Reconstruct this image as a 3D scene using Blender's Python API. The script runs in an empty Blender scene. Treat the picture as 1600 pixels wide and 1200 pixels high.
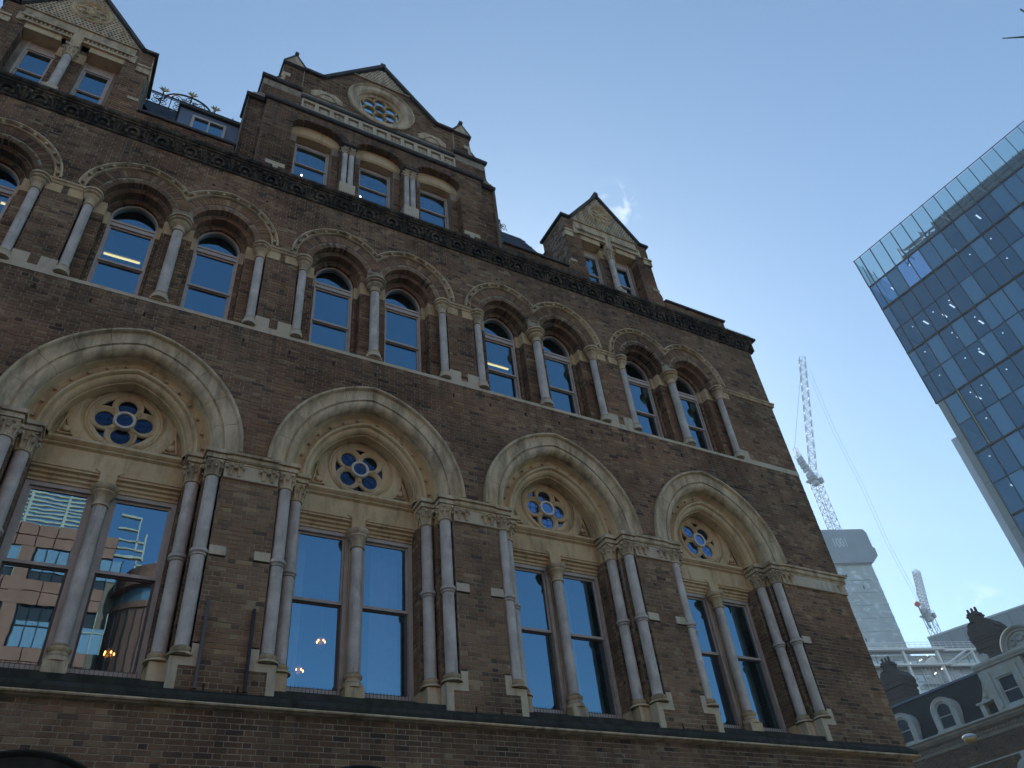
import bpy, math, random
import numpy as np
from mathutils import Matrix, Vector
random.seed(7)
PI = math.pi
D = bpy.data
scene = bpy.context.scene
COL = scene.collection

# ------------------------------------------------------------------ camera
cam = D.cameras.new("camera")
cam.sensor_fit = 'HORIZONTAL'
cam.sensor_width = 36.0
cam.lens = 1228.7 / 1600 * 36.0
cam.clip_start = 0.1
cam.clip_end = 6000
camo = D.objects.new("camera", cam)
COL.objects.link(camo)
CR = [[0.877392142589399, -0.47033460293263146, -0.09470158080300292],
      [0.24419021260265555, 0.6076882039014104, -0.7557024460117538],
      [0.4129820434249577, 0.6399221891162095, 0.6480319619318669]]
CAM = Vector((0.09956, -10.9319, 1.6))
m = Matrix.Identity(4)
for i in range(3):
    m[i][0] = CR[0][i]
    m[i][1] = -CR[1][i]
    m[i][2] = -CR[2][i]
    m[i][3] = CAM[i]
camo.matrix_world = m
scene.camera = camo


def project(p):
    d = [p[i] - CAM[i] for i in range(3)]
    q = [sum(CR[r][i] * d[i] for i in range(3)) for r in range(3)]
    if q[2] < 0.1:
        return None
    return (800 + 1228.7 * q[0] / q[2], 600 + 1228.7 * q[1] / q[2])


# ------------------------------------------------------------------ world, sun, exposure
SUN_AZ, SUN_EL = math.radians(28), math.radians(32)     # azimuth from +Y towards +X
world = D.worlds.new("World")
scene.world = world
world.use_nodes = True
wn = world.node_tree.nodes
wl = world.node_tree.links
wn.clear()
wout = wn.new('ShaderNodeOutputWorld')
bg = wn.new('ShaderNodeBackground')
bg.inputs['Strength'].default_value = 0.13
sky = wn.new('ShaderNodeTexSky')
sky.sky_type = 'NISHITA'
sky.sun_disc = False
sky.sun_elevation = SUN_EL
sky.sun_rotation = SUN_AZ
sky.altitude = 0
sky.air_density = 1.0
sky.dust_density = 0.55
sky.ozone_density = 1.0
# two small wisps of cloud
tc = wn.new('ShaderNodeTexCoord')


def pxdir(px, py):
    q = ((px - 800) / 1228.7, (py - 600) / 1228.7, 1.0)
    v = Vector([sum(CR[r][i] * q[r] for r in range(3)) for i in range(3)])
    return v.normalized()


noi = wn.new('ShaderNodeTexNoise')
noi.inputs['Scale'].default_value = 34
noi.inputs['Detail'].default_value = 6
noi.inputs['Roughness'].default_value = 0.62
noi.inputs['Distortion'].default_value = 0.6
wl.new(tc.outputs['Generated'], noi.inputs['Vector'])
acc = None
for (px, py, rad) in ((962, 322, 0.045), (1536, 950, 0.035), (864, 388, 0.03)):
    v = wn.new('ShaderNodeVectorMath')
    v.operation = 'DISTANCE'
    wl.new(tc.outputs['Generated'], v.inputs[0])
    v.inputs[1].default_value = pxdir(px, py)
    mr = wn.new('ShaderNodeMapRange')
    mr.interpolation_type = 'SMOOTHERSTEP'
    mr.inputs['From Min'].default_value = 0
    mr.inputs['From Max'].default_value = rad
    mr.inputs['To Min'].default_value = 1
    mr.inputs['To Max'].default_value = 0
    wl.new(v.outputs['Value'], mr.inputs['Value'])
    if acc is None:
        acc = mr.outputs['Result']
    else:
        mx = wn.new('ShaderNodeMath')
        mx.operation = 'MAXIMUM'
        wl.new(acc, mx.inputs[0])
        wl.new(mr.outputs['Result'], mx.inputs[1])
        acc = mx.outputs[0]
thr = wn.new('ShaderNodeMapRange')
thr.inputs['From Min'].default_value = 0.48
thr.inputs['From Max'].default_value = 0.95
wl.new(noi.outputs['Fac'], thr.inputs['Value'])
mul = wn.new('ShaderNodeMath')
mul.operation = 'MULTIPLY'
wl.new(acc, mul.inputs[0])
wl.new(thr.outputs['Result'], mul.inputs[1])
skm = wn.new('ShaderNodeMixRGB')
skm.inputs['Color2'].default_value = (8.5, 8.9, 9.3, 1)
wl.new(mul.outputs[0], skm.inputs['Fac'])
hsv = wn.new('ShaderNodeHueSaturation')
hsv.inputs['Saturation'].default_value = 1.0
wl.new(sky.outputs[0], hsv.inputs['Color'])
tnt = wn.new('ShaderNodeMixRGB')
tnt.blend_type = 'MULTIPLY'
tnt.inputs['Fac'].default_value = 1
tnt.inputs['Color2'].default_value = (0.81, 1.0, 1.04, 1)
wl.new(hsv.outputs[0], tnt.inputs['Color1'])
wl.new(tnt.outputs[0], skm.inputs['Color1'])
wl.new(skm.outputs[0], bg.inputs['Color'])
wl.new(bg.outputs[0], wout.inputs['Surface'])

sl = D.lights.new("sun", 'SUN')
sl.energy = 3.6
sl.angle = math.radians(0.5)
sl.color = (1.0, 0.94, 0.86)
so = D.objects.new("sun", sl)
COL.objects.link(so)
sd = Vector((math.sin(SUN_AZ) * math.cos(SUN_EL), math.cos(SUN_AZ) * math.cos(SUN_EL), math.sin(SUN_EL)))
so.rotation_euler = sd.to_track_quat('Z', 'Y').to_euler()
so.location = (0, 0, 60)

scene.view_settings.view_transform = 'Standard'
scene.view_settings.look = 'None'
scene.view_settings.exposure = 0.56
scene.view_settings.gamma = 1.0
scene.view_settings.use_curve_mapping = False
scene.cycles.max_bounces = 7
scene.cycles.transparent_max_bounces = 12
scene.cycles.caustics_reflective = False
scene.cycles.caustics_refractive = False


# ------------------------------------------------------------------ materials
def mat_new(name):
    mt = D.materials.new(name)
    mt.use_nodes = True
    nt = mt.node_tree
    b = nt.nodes['Principled BSDF']
    return mt, nt, b


def ramp(nt, stops):
    r = nt.nodes.new('ShaderNodeValToRGB')
    e = r.color_ramp.elements
    while len(e) > 1:
        e.remove(e[-1])
    e[0].position = stops[0][0]
    e[0].color = (*stops[0][1], 1)
    for p, c in stops[1:]:
        x = e.new(p)
        x.color = (*c, 1)
    return r


def noise(nt, scale, detail=4, rough=0.55, vec=None, dist=0.0):
    n = nt.nodes.new('ShaderNodeTexNoise')
    n.inputs['Scale'].default_value = scale
    n.inputs['Detail'].default_value = detail
    n.inputs['Roughness'].default_value = rough
    n.inputs['Distortion'].default_value = dist
    if vec is not None:
        nt.links.new(vec, n.inputs['Vector'])
    return n


def wpos(nt, scale=(1, 1, 1)):
    g = nt.nodes.new('ShaderNodeNewGeometry')
    mp = nt.nodes.new('ShaderNodeMapping')
    mp.inputs['Scale'].default_value = scale
    nt.links.new(g.outputs['Position'], mp.inputs['Vector'])
    return mp.outputs[0]


def mix(nt, a, b, fac, mode='MIX'):
    x = nt.nodes.new('ShaderNodeMixRGB')
    x.blend_type = mode
    for k, v in (('Color1', a), ('Color2', b)):
        if isinstance(v, tuple):
            x.inputs[k].default_value = (*v, 1)
        else:
            nt.links.new(v, x.inputs[k])
    if isinstance(fac, (int, float)):
        x.inputs['Fac'].default_value = fac
    else:
        nt.links.new(fac, x.inputs['Fac'])
    return x.outputs[0]


def maprange(nt, v, a, b, c=0.0, d=1.0):
    r = nt.nodes.new('ShaderNodeMapRange')
    r.inputs['From Min'].default_value = a
    r.inputs['From Max'].default_value = b
    r.inputs['To Min'].default_value = c
    r.inputs['To Max'].default_value = d
    nt.links.new(v, r.inputs['Value'])
    return r.outputs[0]


def bump(nt, b, h, strength=0.3, dist=0.01):
    bp = nt.nodes.new('ShaderNodeBump')
    bp.inputs['Strength'].default_value = strength
    bp.inputs['Distance'].default_value = dist
    nt.links.new(h, bp.inputs['Height'])
    nt.links.new(bp.outputs[0], b.inputs['Normal'])


BR = ((0.0, (.105, .078, .058)), (0.05, (.165, .113, .080)), (0.18, (.245, .152, .095)), (0.5, (.290, .172, .101)),
      (0.7, (.275, .175, .109)), (0.88, (.315, .205, .122)), (0.96, (.37, .26, .15)), (1.0, (.40, .30, .18)))


def brick_mat(name, single, k=1.0):
    mt, nt, b = mat_new(name)
    if single:
        oi = nt.nodes.new('ShaderNodeObjectInfo')
        tint = oi.outputs['Random']
    else:
        at = nt.nodes.new('ShaderNodeAttribute')
        at.attribute_name = 'tint'
        tint = at.outputs['Fac']
    r = ramp(nt, [(p, tuple(c * k for c in cc)) for p, cc in BR])
    nt.links.new(tint, r.inputs[0])
    grain = noise(nt, 55, 5, 0.7, wpos(nt))
    g = maprange(nt, grain.outputs['Fac'], 0.3, 0.75, 0.72, 1.2)
    c = mix(nt, r.outputs[0], g, 1.0, 'MULTIPLY')
    # drifts of soot and wet weathering, and long runs of greyer brick
    big = noise(nt, 0.33, 5, 0.62, wpos(nt, (1, 1, 1.5)))
    f = maprange(nt, big.outputs['Fac'], 0.44, 0.60, 0.0, 0.85)
    c = mix(nt, c, mix(nt, c, (.42, .43, .45), 1.0, 'MULTIPLY'), f)
    warm = noise(nt, 0.21, 3, 0.5, wpos(nt))
    f3 = maprange(nt, warm.outputs['Fac'], 0.48, 0.62, 0.0, 0.5)
    c = mix(nt, c, mix(nt, c, (1.15, .93, .84), 1.0, 'MULTIPLY'), f3)
    st = noise(nt, 1.0, 5, 0.65, wpos(nt, (3.2, 3.2, 0.28)))
    f2 = maprange(nt, st.outputs['Fac'], 0.55, 0.72, 0.0, 0.5)
    c = mix(nt, c, (.06, .058, .056), f2)
    # white salts bleeding out in patches
    sa = noise(nt, 1.3, 7, 0.75, wpos(nt, (1.6, 1.6, 0.8)), 0.5)
    f4 = maprange(nt, sa.outputs['Fac'], 0.66, 0.78, 0.0, 0.34)
    c = mix(nt, c, (.36, .33, .31), f4)
    # lime runs below the impost stones
    sxyz = nt.nodes.new('ShaderNodeSeparateXYZ')
    gg = nt.nodes.new('ShaderNodeNewGeometry')
    nt.links.new(gg.outputs['Position'], sxyz.inputs[0])
    zm = maprange(nt, sxyz.outputs['Z'], 7.5, 8.9, 0, 1)
    zt = maprange(nt, sxyz.outputs['Z'], 8.95, 8.93, 0, 1)
    rn = noise(nt, 1.0, 3, 0.5, wpos(nt, (7.5, 7.5, 0.35)))
    rm_ = maprange(nt, rn.outputs['Fac'], 0.62, 0.70, 0, 0.75)
    m1 = nt.nodes.new('ShaderNodeMath')
    m1.operation = 'MULTIPLY'
    nt.links.new(zm, m1.inputs[0])
    nt.links.new(zt, m1.inputs[1])
    m2 = nt.nodes.new('ShaderNodeMath')
    m2.operation = 'MULTIPLY'
    nt.links.new(m1.outputs[0], m2.inputs[0])
    nt.links.new(rm_, m2.inputs[1])
    c = mix(nt, c, (.42, .40, .38), m2.outputs[0])
    # soot runs washed down from the ledges
    dn = noise(nt, 1.0, 4, 0.6, wpos(nt, (4.0, 4.0, 0.3)))
    dr = maprange(nt, dn.outputs['Fac'], 0.47, 0.62, 0, 0.62)
    for za, zb in ((15.7, 16.55), (11.15, 12.2), (19.2, 20.0), (4.6, 5.35)):
        za_ = maprange(nt, sxyz.outputs['Z'], za, zb, 0, 1)
        zb_m = maprange(nt, sxyz.outputs['Z'], zb + .06, zb + .03, 0, 1)
        q1 = nt.nodes.new('ShaderNodeMath')
        q1.operation = 'MULTIPLY'
        nt.links.new(za_, q1.inputs[0])
        nt.links.new(zb_m, q1.inputs[1])
        q2 = nt.nodes.new('ShaderNodeMath')
        q2.operation = 'MULTIPLY'
        nt.links.new(q1.outputs[0], q2.inputs[0])
        nt.links.new(dr, q2.inputs[1])
        c = mix(nt, c, (.045, .042, .040), q2.outputs[0])
    nt.links.new(c, b.inputs['Base Color'])
    b.inputs['Roughness'].default_value = 0.92
    b.inputs['Specular IOR Level'].default_value = 0.15
    bump(nt, b, grain.outputs['Fac'], 0.5, 0.006)
    return mt


def stone_mat(name, base, dark, soot=0.5, warm=None, scale=1.0, streak=0.5, rough=0.85):
    mt, nt, b = mat_new(name)
    n1 = noise(nt, 1.6 * scale, 6, 0.65, wpos(nt))
    c = mix(nt, base, tuple(x * 0.72 for x in base), maprange(nt, n1.outputs['Fac'], 0.35, 0.7))
    if warm:
        n3 = noise(nt, 0.9 * scale, 4, 0.6, wpos(nt))
        c = mix(nt, c, warm, maprange(nt, n3.outputs['Fac'], 0.42, 0.62, 0, 0.8))
    n2 = noise(nt, 2.1 * scale, 7, 0.7, wpos(nt, (2.0, 2.0, 0.45)))
    c = mix(nt, c, dark, maprange(nt, n2.outputs['Fac'], 0.62 - 0.22 * soot, 0.80 - 0.1 * soot, 0, streak + 0.3))
    g = noise(nt, 90, 3, 0.6, wpos(nt))
    c = mix(nt, c, maprange(nt, g.outputs['Fac'], 0.3, 0.7, 0.88, 1.1), 1.0, 'MULTIPLY')
    # upward faces hold the grime and moss
    ge = nt.nodes.new('ShaderNodeNewGeometry')
    sx = nt.nodes.new('ShaderNodeSeparateXYZ')
    nt.links.new(ge.outputs['Normal'], sx.inputs[0])
    up = maprange(nt, sx.outputs['Z'], 0.35, 0.9, 0, 0.8)
    c = mix(nt, c, dark, up)
    nt.links.new(c, b.inputs['Base Color'])
    b.inputs['Roughness'].default_value = rough
    b.inputs['Specular IOR Level'].default_value = 0.25
    bump(nt, b, n1.outputs['Fac'], 0.25, 0.02)
    return mt


def plain_mat(name, col, rough=0.6, metal=0.0, var=0.15, scale=6.0, spec=0.4):
    mt, nt, b = mat_new(name)
    n = noise(nt, scale, 5, 0.6, wpos(nt))
    c = mix(nt, tuple(x * (1 - var) for x in col), tuple(min(1, x * (1 + var)) for x in col),
            maprange(nt, n.outputs['Fac'], 0.3, 0.7))
    nt.links.new(c, b.inputs['Base Color'])
    b.inputs['Roughness'].default_value = rough
    b.inputs['Metallic'].default_value = metal
    b.inputs['Specular IOR Level'].default_value = spec
    return mt


def glass_mat(name, tint, refl0, refl1=1.0, rough=0.0, gcol=(1, 1, 1), wave=0.0, body=None):
    """window pane: dark see-through sheet with a strong mirror coat"""
    mt = D.materials.new(name)
    mt.use_nodes = True
    nt = mt.node_tree
    nt.nodes.clear()
    o = nt.nodes.new('ShaderNodeOutputMaterial')
    if body:
        t = nt.nodes.new('ShaderNodeBsdfDiffuse')
        t.inputs['Color'].default_value = (*body, 1)
    else:
        t = nt.nodes.new('ShaderNodeBsdfTransparent')
        t.inputs['Color'].default_value = (*tint, 1)
    g = nt.nodes.new('ShaderNodeBsdfGlossy')
    g.inputs['Color'].default_value = (*gcol, 1)
    g.inputs['Roughness'].default_value = rough
    lw = nt.nodes.new('ShaderNodeFresnel')
    lw.inputs['IOR'].default_value = 1.5
    mr = maprange(nt, lw.outputs[0], 0.0, 1.0, refl0, refl1)
    ms = nt.nodes.new('ShaderNodeMixShader')
    nt.links.new(mr, ms.inputs[0])
    nt.links.new(t.outputs[0], ms.inputs[1])
    nt.links.new(g.outputs[0], ms.inputs[2])
    if wave:
        n = noise(nt, 1.1, 3, 0.45, wpos(nt))
        bp = nt.nodes.new('ShaderNodeBump')
        bp.inputs['Strength'].default_value = wave
        bp.inputs['Distance'].default_value = 0.02
        nt.links.new(n.outputs['Fac'], bp.inputs['Height'])
        nt.links.new(bp.outputs[0], g.inputs['Normal'])
    nt.links.new(ms.outputs[0], o.inputs['Surface'])
    return mt


def emit_mat(name, col, s):
    mt = D.materials.new(name)
    mt.use_nodes = True
    nt = mt.node_tree
    nt.nodes.clear()
    o = nt.nodes.new('ShaderNodeOutputMaterial')
    e = nt.nodes.new('ShaderNodeEmission')
    e.inputs['Color'].default_value = (*col, 1)
    e.inputs['Strength'].default_value = s
    nt.links.new(e.outputs[0], o.inputs['Surface'])
    return mt


M = {}
M['brick'] = brick_mat('brick_faces', False)
M['brick1'] = brick_mat('brick_single', True)
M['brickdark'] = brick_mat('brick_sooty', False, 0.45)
M['mortar'] = stone_mat('mortar', (.36, .295, .22), (.06, .05, .04), 0.7, (.43, .36, .275), 1.3, 0.5)
M['stone'] = stone_mat('weathered_limestone', (.72, .58, .40), (.045, .037, .028), 0.85, (.62, .46, .27), 1.0, 0.45)
M['stonewarm'] = stone_mat('sheltered_limestone', (.68, .49, .275), (.11, .072, .040), 0.6, (.68, .53, .33), 1.0, 0.35)
M['stonepale'] = stone_mat('pale_limestone', (.64, .55, .42), (.11, .095, .072), 0.5, (.56, .46, .32), 1.0, 0.3)
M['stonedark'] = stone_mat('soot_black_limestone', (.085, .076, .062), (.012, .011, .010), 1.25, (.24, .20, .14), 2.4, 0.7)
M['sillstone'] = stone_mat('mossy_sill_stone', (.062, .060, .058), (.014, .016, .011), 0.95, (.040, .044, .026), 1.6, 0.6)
M['shaft'] = stone_mat('granite_shaft', (.68, .615, .555), (.16, .135, .11), 0.5, (.43, .385, .34), 2.2, 0.4, 0.6)
M['coping'] = stone_mat('dark_coping', (.11, .105, .10), (.03, .03, .03), 0.8, None, 1.5, 0.5)
M['frame'] = plain_mat('painted_timber_frame', (.46, .40, .355), 0.45, 0, 0.14)
M['framepale'] = plain_mat('pale_painted_frame', (.55, .48, .425), 0.45, 0, 0.12)
M['framedark'] = plain_mat('dark_painted_frame', (.11, .09, .082), 0.45, 0, 0.12)
M['glass'] = glass_mat('window_glass', (.60, .66, .74), 0.34, 1.0, 0.0, (.46, .76, 1.0), 0.05)
M['leadglass'] = glass_mat('leaded_glass', (.1, .13, .22), 0.045, 0.40, 0.10, (.40, .60, 1), 0.25)
M['lead'] = plain_mat('lead_cames', (.03, .03, .035), 0.6)
M['iron'] = plain_mat('black_iron', (.022, .024, .032), 0.5, 0.3)
M['ironpale'] = plain_mat('weathered_iron_strip', (.10, .10, .105), 0.6, 0.2)
M['gilt'] = plain_mat('gilt_metal', (.42, .33, .17), 0.45, 0.5)
M['slate'] = plain_mat('blue_grey_slate', (.085, .105, .13), 0.6, 0, 0.35, 3.0)
M['leadroof'] = plain_mat('lead_sheet', (.16, .21, .28), 0.5, 0.1, 0.12, 2.0)
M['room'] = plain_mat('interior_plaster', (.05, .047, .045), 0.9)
M['roomfloor'] = plain_mat('interior_floor', (.10, .08, .06), 0.7)
M['curtain'] = plain_mat('sheer_curtain', (.62, .62, .64), 0.9, 0, 0.08)
M['tube'] = emit_mat('fluorescent_tube', (1.0, .80, .25), 1.6)
M['bulb'] = emit_mat('warm_bulb', (1.0, .36, .08), 9.0)
M['bulbwhite'] = emit_mat('spot_bulb', (1.0, .9, .75), 14.0)
M['bossring'] = plain_mat('pale_centre_ring', (.66, .60, .52), 0.7, 0, 0.1)
M['hole'] = plain_mat('slot_shade_black', (.008, .008, .008), 0.9)  # near-black colour for the shade inside slots that are not cut


# ------------------------------------------------------------------ mesh builder
class MB:
    def __init__(self, T=None):
        self.v = []
        self.f = []
        self.t = []
        self.T = T
        self.sm = False

    def av(self, p):
        if self.T:
            p = self.T(*p)
        self.v.append(tuple(p))
        return len(self.v) - 1

    def face(self, pts, tint=0.5):
        self.f.append([self.av(p) for p in pts])
        self.t.append(tint)

    def fi(self, idx, tint=0.5):
        self.f.append(list(idx))
        self.t.append(tint)

    def box(self, x0, x1, y0, y1, z0, z1, tint=0.5):
        a = [self.av(p) for p in ((x0, y0, z0), (x1, y0, z0), (x1, y1, z0), (x0, y1, z0),
                                  (x0, y0, z1), (x1, y0, z1), (x1, y1, z1), (x0, y1, z1))]
        for q in ((0, 3, 2, 1), (4, 5, 6, 7), (0, 1, 5, 4), (1, 2, 6, 5), (2, 3, 7, 6), (3, 0, 4, 7)):
            self.fi([a[i] for i in q], tint)

    def hexa(self, p, tint=0.5):
        a = [self.av(q) for q in p]
        for q in ((0, 3, 2, 1), (4, 5, 6, 7), (0, 1, 5, 4), (1, 2, 6, 5), (2, 3, 7, 6), (3, 0, 4, 7)):
            self.fi([a[i] for i in q], tint)

    def prism(self, poly, y0, y1, tint=0.5, caps=True):
        """poly of (x,z), extruded from y0 to y1"""
        n = len(poly)
        A = [self.av((x, y0, z)) for x, z in poly]
        B = [self.av((x, y1, z)) for x, z in poly]
        if caps:
            self.fi(A, tint)
            self.fi(B[::-1], tint)
        for i in range(n):
            j = (i + 1) % n
            self.fi((A[i], B[i], B[j], A[j]), tint)

    def extx(self, prof, x0, x1, tint=0.5, closed=True):
        """prof of (y,z) swept along x"""
        n = len(prof)
        A = [self.av((x0, y, z)) for y, z in prof]
        B = [self.av((x1, y, z)) for y, z in prof]
        rng = n if closed else n - 1
        for i in range(rng):
            j = (i + 1) % n
            self.fi((A[i], A[j], B[j], B[i]), tint)
        if closed:
            self.fi(A[::-1], tint)
            self.fi(B, tint)

    def plan(self, pl, z0, z1, tint=0.5):
        """open plan polyline of (x,y), extruded up"""
        A = [self.av((x, y, z0)) for x, y in pl]
        B = [self.av((x, y, z1)) for x, y in pl]
        for i in range(len(pl) - 1):
            self.fi((A[i], A[i + 1], B[i + 1], B[i]), tint)

    def lathe(self, prof, cx, cy, n=16, tint=0.5, cap=True):
        rings = []
        for r, z in prof:
            rings.append([self.av((cx + r * math.cos(2 * PI * k / n), cy + r * math.sin(2 * PI * k / n), z)) for k in range(n)])
        for a, b in zip(rings, rings[1:]):
            for k in range(n):
                j = (k + 1) % n
                self.fi((a[k], a[j], b[j], b[k]), tint)
        if cap:
            self.fi(rings[0][::-1], tint)
            self.fi(rings[-1], tint)

    def tube(self, pts, r, n=6, tint=0.5, closed=False):
        pts = [Vector(p) for p in pts]
        L = len(pts)
        rings = []
        for i, p in enumerate(pts):
            if closed:
                d = pts[(i + 1) % L] - pts[i - 1]
            else:
                d = pts[min(i + 1, L - 1)] - pts[max(i - 1, 0)]
            if d.length < 1e-9:
                d = Vector((0, 0, 1))
            d.normalize()
            a = d.cross(Vector((0, 1, 0)))
            if a.length < 0.2:
                a = d.cross(Vector((1, 0, 0)))
            a.normalize()
            b = d.cross(a)
            rr = r[i] if isinstance(r, (list, tuple)) else r
            rings.append([self.av(tuple(p + a * (rr * math.cos(2 * PI * k / n)) + b * (rr * math.sin(2 * PI * k / n)))) for k in range(n)])
        rg = range(L) if closed else range(L - 1)
        for i in rg:
            a, b = rings[i], rings[(i + 1) % L]
            for k in range(n):
                j = (k + 1) % n
                self.fi((a[k], a[j], b[j], b[k]), tint)
        if not closed:
            self.fi(rings[0][::-1], tint)
            self.fi(rings[-1], tint)

    def ball(self, c, r, n=8, m_=5, sx=1, sy=1, sz=1, tint=0.5):
        prof = []
        top = self.av((c[0], c[1], c[2] + r * sz))
        bot = self.av((c[0], c[1], c[2] - r * sz))
        rings = []
        for i in range(1, m_):
            th = PI * i / m_
            rings.append([self.av((c[0] + r * sx * math.sin(th) * math.cos(2 * PI * k / n),
                                   c[1] + r * sy * math.sin(th) * math.sin(2 * PI * k / n),
                                   c[2] + r * sz * math.cos(th))) for k in range(n)])
        for k in range(n):
            j = (k + 1) % n
            self.fi((top, rings[0][k], rings[0][j]), tint)
            self.fi((bot, rings[-1][j], rings[-1][k]), tint)
        for a, b in zip(rings, rings[1:]):
            for k in range(n):
                j = (k + 1) % n
                self.fi((a[k], b[k], b[j], a[j]), tint)

    def ringxz(self, cx, cz, prof, n=32, a0=0.0, a1=2 * PI, closed_prof=False):
        """prof list of (r,y) swept about the y axis through (cx,cz)"""
        full = abs(a1 - a0 - 2 * PI) < 1e-6
        cnt = n if full else n + 1
        rows = []
        for k in range(cnt):
            a = a0 + (a1 - a0) * k / n
            rows.append([self.av((cx + r * math.cos(a), y, cz + r * math.sin(a))) for r, y in prof])
        P = len(prof)
        for k in range(n):
            A = rows[k]
            B = rows[(k + 1) % cnt]
            for i in range(P if closed_prof else P - 1):
                j = (i + 1) % P
                self.fi((A[i], B[i], B[j], A[j]))

    def clusters(self, gap=0.012):
        n = len(self.v)
        par = list(range(n))

        def find(a):
            while par[a] != a:
                par[a] = par[par[a]]
                a = par[a]
            return a
        for f in self.f:
            r = find(f[0])
            for k in f[1:]:
                par[find(k)] = r
        comp = {}
        for i in range(n):
            comp.setdefault(find(i), []).append(i)
        bbs = []
        for r, ids in comp.items():
            P = [self.v[i] for i in ids]
            bbs.append([[min(p[a] for p in P) - gap for a in range(3)], [max(p[a] for p in P) + gap for a in range(3)], [r]])
        changed = True
        while changed:
            changed = False
            out = []
            for b_ in bbs:
                for o in out:
                    if all(b_[0][a] <= o[1][a] and b_[1][a] >= o[0][a] for a in range(3)):
                        for a in range(3):
                            o[0][a] = min(o[0][a], b_[0][a])
                            o[1][a] = max(o[1][a], b_[1][a])
                        o[2] += b_[2]
                        changed = True
                        break
                else:
                    out.append(b_)
            bbs = out
        lab = {}
        for k, b_ in enumerate(bbs):
            for r in b_[2]:
                lab[r] = k
        res = [MB() for _ in bbs]
        mp = [dict() for _ in bbs]
        for f, t in zip(self.f, self.t):
            k = lab[find(f[0])]
            m_, d_ = res[k], mp[k]
            idx = []
            for i in f:
                if i not in d_:
                    d_[i] = len(m_.v)
                    m_.v.append(self.v[i])
                idx.append(d_[i])
            m_.f.append(idx)
            m_.t.append(t)
        return [r for r in res if r.f]

    def build_split(self, name, mt, parent=None, gap=0.012, **kw):
        o = None
        for m_ in self.clusters(gap):
            o = m_.build(name, mt, parent, **kw)
        return o

    def build(self, name, mt, parent=None, loc=(0, 0, 0), smooth=False, tint=False):
        me = D.meshes.new(name)
        me.from_pydata(self.v, [], self.f)
        if tint:
            at = me.attributes.new('tint', 'FLOAT', 'FACE')
            at.data.foreach_set('value', self.t)
        if smooth:
            me.polygons.foreach_set('use_smooth', [True] * len(me.polygons))
            try:
                me.set_sharp_from_angle(angle=math.radians(38))
            except Exception:
                pass
        me.materials.append(mt)
        me.update()
        return link(name, me, parent, loc)


def link(name, me, parent=None, loc=(0, 0, 0)):
    o = D.objects.new(name, me)
    COL.objects.link(o)
    o.location = loc
    if parent is not None:
        o.parent = parent
        o.matrix_parent_inverse = parent_inv(parent)
    return o


def parent_inv(p):
    if p.type == 'EMPTY' and p.parent is None:
        return Matrix.Translation(-Vector(p.location))
    return Matrix.Identity(4)


def copy_part(o, parent, loc):
    c = o.copy()
    COL.objects.link(c)
    c.parent = parent
    c.matrix_parent_inverse = o.matrix_parent_inverse.copy()
    c.location = loc
    for ch in o.children:
        g = ch.copy()
        COL.objects.link(g)
        g.parent = c
        g.matrix_parent_inverse = Matrix.Identity(4)
    return c


def thing(name, label, cat, loc=(0, 0, 0), group=None):
    o = D.objects.new(name, None)
    COL.objects.link(o)
    o.location = loc
    o.empty_display_size = 0.3
    tag(o, label, cat, group)
    return o


def tag(o, label, cat, group=None):
    o['label'] = label
    o['category'] = cat
    if group:
        o['group'] = group
    return o


def stuff(o):
    o['kind'] = 'stuff'
    return o


# ------------------------------------------------------------------ ground
def struct(o):
    o['kind'] = 'structure'
    return o


mt, nt, b = mat_new('asphalt')
n = noise(nt, 40, 5, 0.7, wpos(nt))
n2 = noise(nt, 0.6, 4, 0.6, wpos(nt))
c = mix(nt, (.035, .035, .037), (.065, .063, .062), n.outputs['Fac'])
c = mix(nt, c, (.03, .03, .03), maprange(nt, n2.outputs['Fac'], .5, .7, 0, .6))
nt.links.new(c, b.inputs['Base Color'])
b.inputs['Roughness'].default_value = 0.9
M['asphalt'] = mt
M['paving'] = plain_mat('paving_stone', (.13, .125, .115), 0.85, 0, 0.2, 1.5)
M['kerb'] = plain_mat('granite_kerb', (.28, .28, .27), 0.8, 0, 0.2, 8)
M['earth'] = plain_mat('city_ground', (.06, .057, .055), 0.9, 0, 0.2, 0.05)
M['whitepaint'] = plain_mat('road_paint', (.7, .7, .68), 0.7, 0, 0.1, 9)

g = MB()
g.face([(-3000, -3000, -0.02), (3000, -3000, -0.02), (3000, 3000, -0.02), (-3000, 3000, -0.02)])
struct(g.build('ground', M['earth']))
g = MB()
g.face([(-120, -31.5, 0), (160, -31.5, 0), (160, -13.2, 0), (-120, -13.2, 0)])
struct(g.build('road', M['asphalt']))
g = MB()
g.box(-120, 30, -13.0, 6, -0.01, 0.13)
g.box(-120, 160, -50, -31.7, -0.01, 0.13)
struct(g.build('pavement', M['paving']))
g = MB()
g.box(-120, 30, -13.2, -13.003, -0.01, 0.125)
g.box(-120, 160, -31.697, -31.5, -0.01, 0.125)
struct(g.build('kerb', M['kerb']))
g = MB()
for k in range(40):
    g.face([(-110 + 6 * k, -22.4, .004), (-107 + 6 * k, -22.4, .004), (-107 + 6 * k, -22.3, .004), (-110 + 6 * k, -22.3, .004)])
struct(g.build('road_marking', M['whitepaint']))

# ================================================================== THE GOTHIC BRICK BUILDING
# facade plane y=0, x to the right, bays 4 m wide centred on x=0,4,8,12
XL, XR = -9.0, 15.54
Z_SILL, Z_SPR, Z_BAND, Z_USP, Z_COR = 5.58, 9.40, 12.215, 14.60, 16.58
BAYS = (-1, 0, 1, 2, 3)
DEEP = 15.0
bld = thing('gothic_office_building', 'long sooty brown brick gothic building with rows of stone arches and steep gables', 'building', (3.3, 7, 0))


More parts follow.
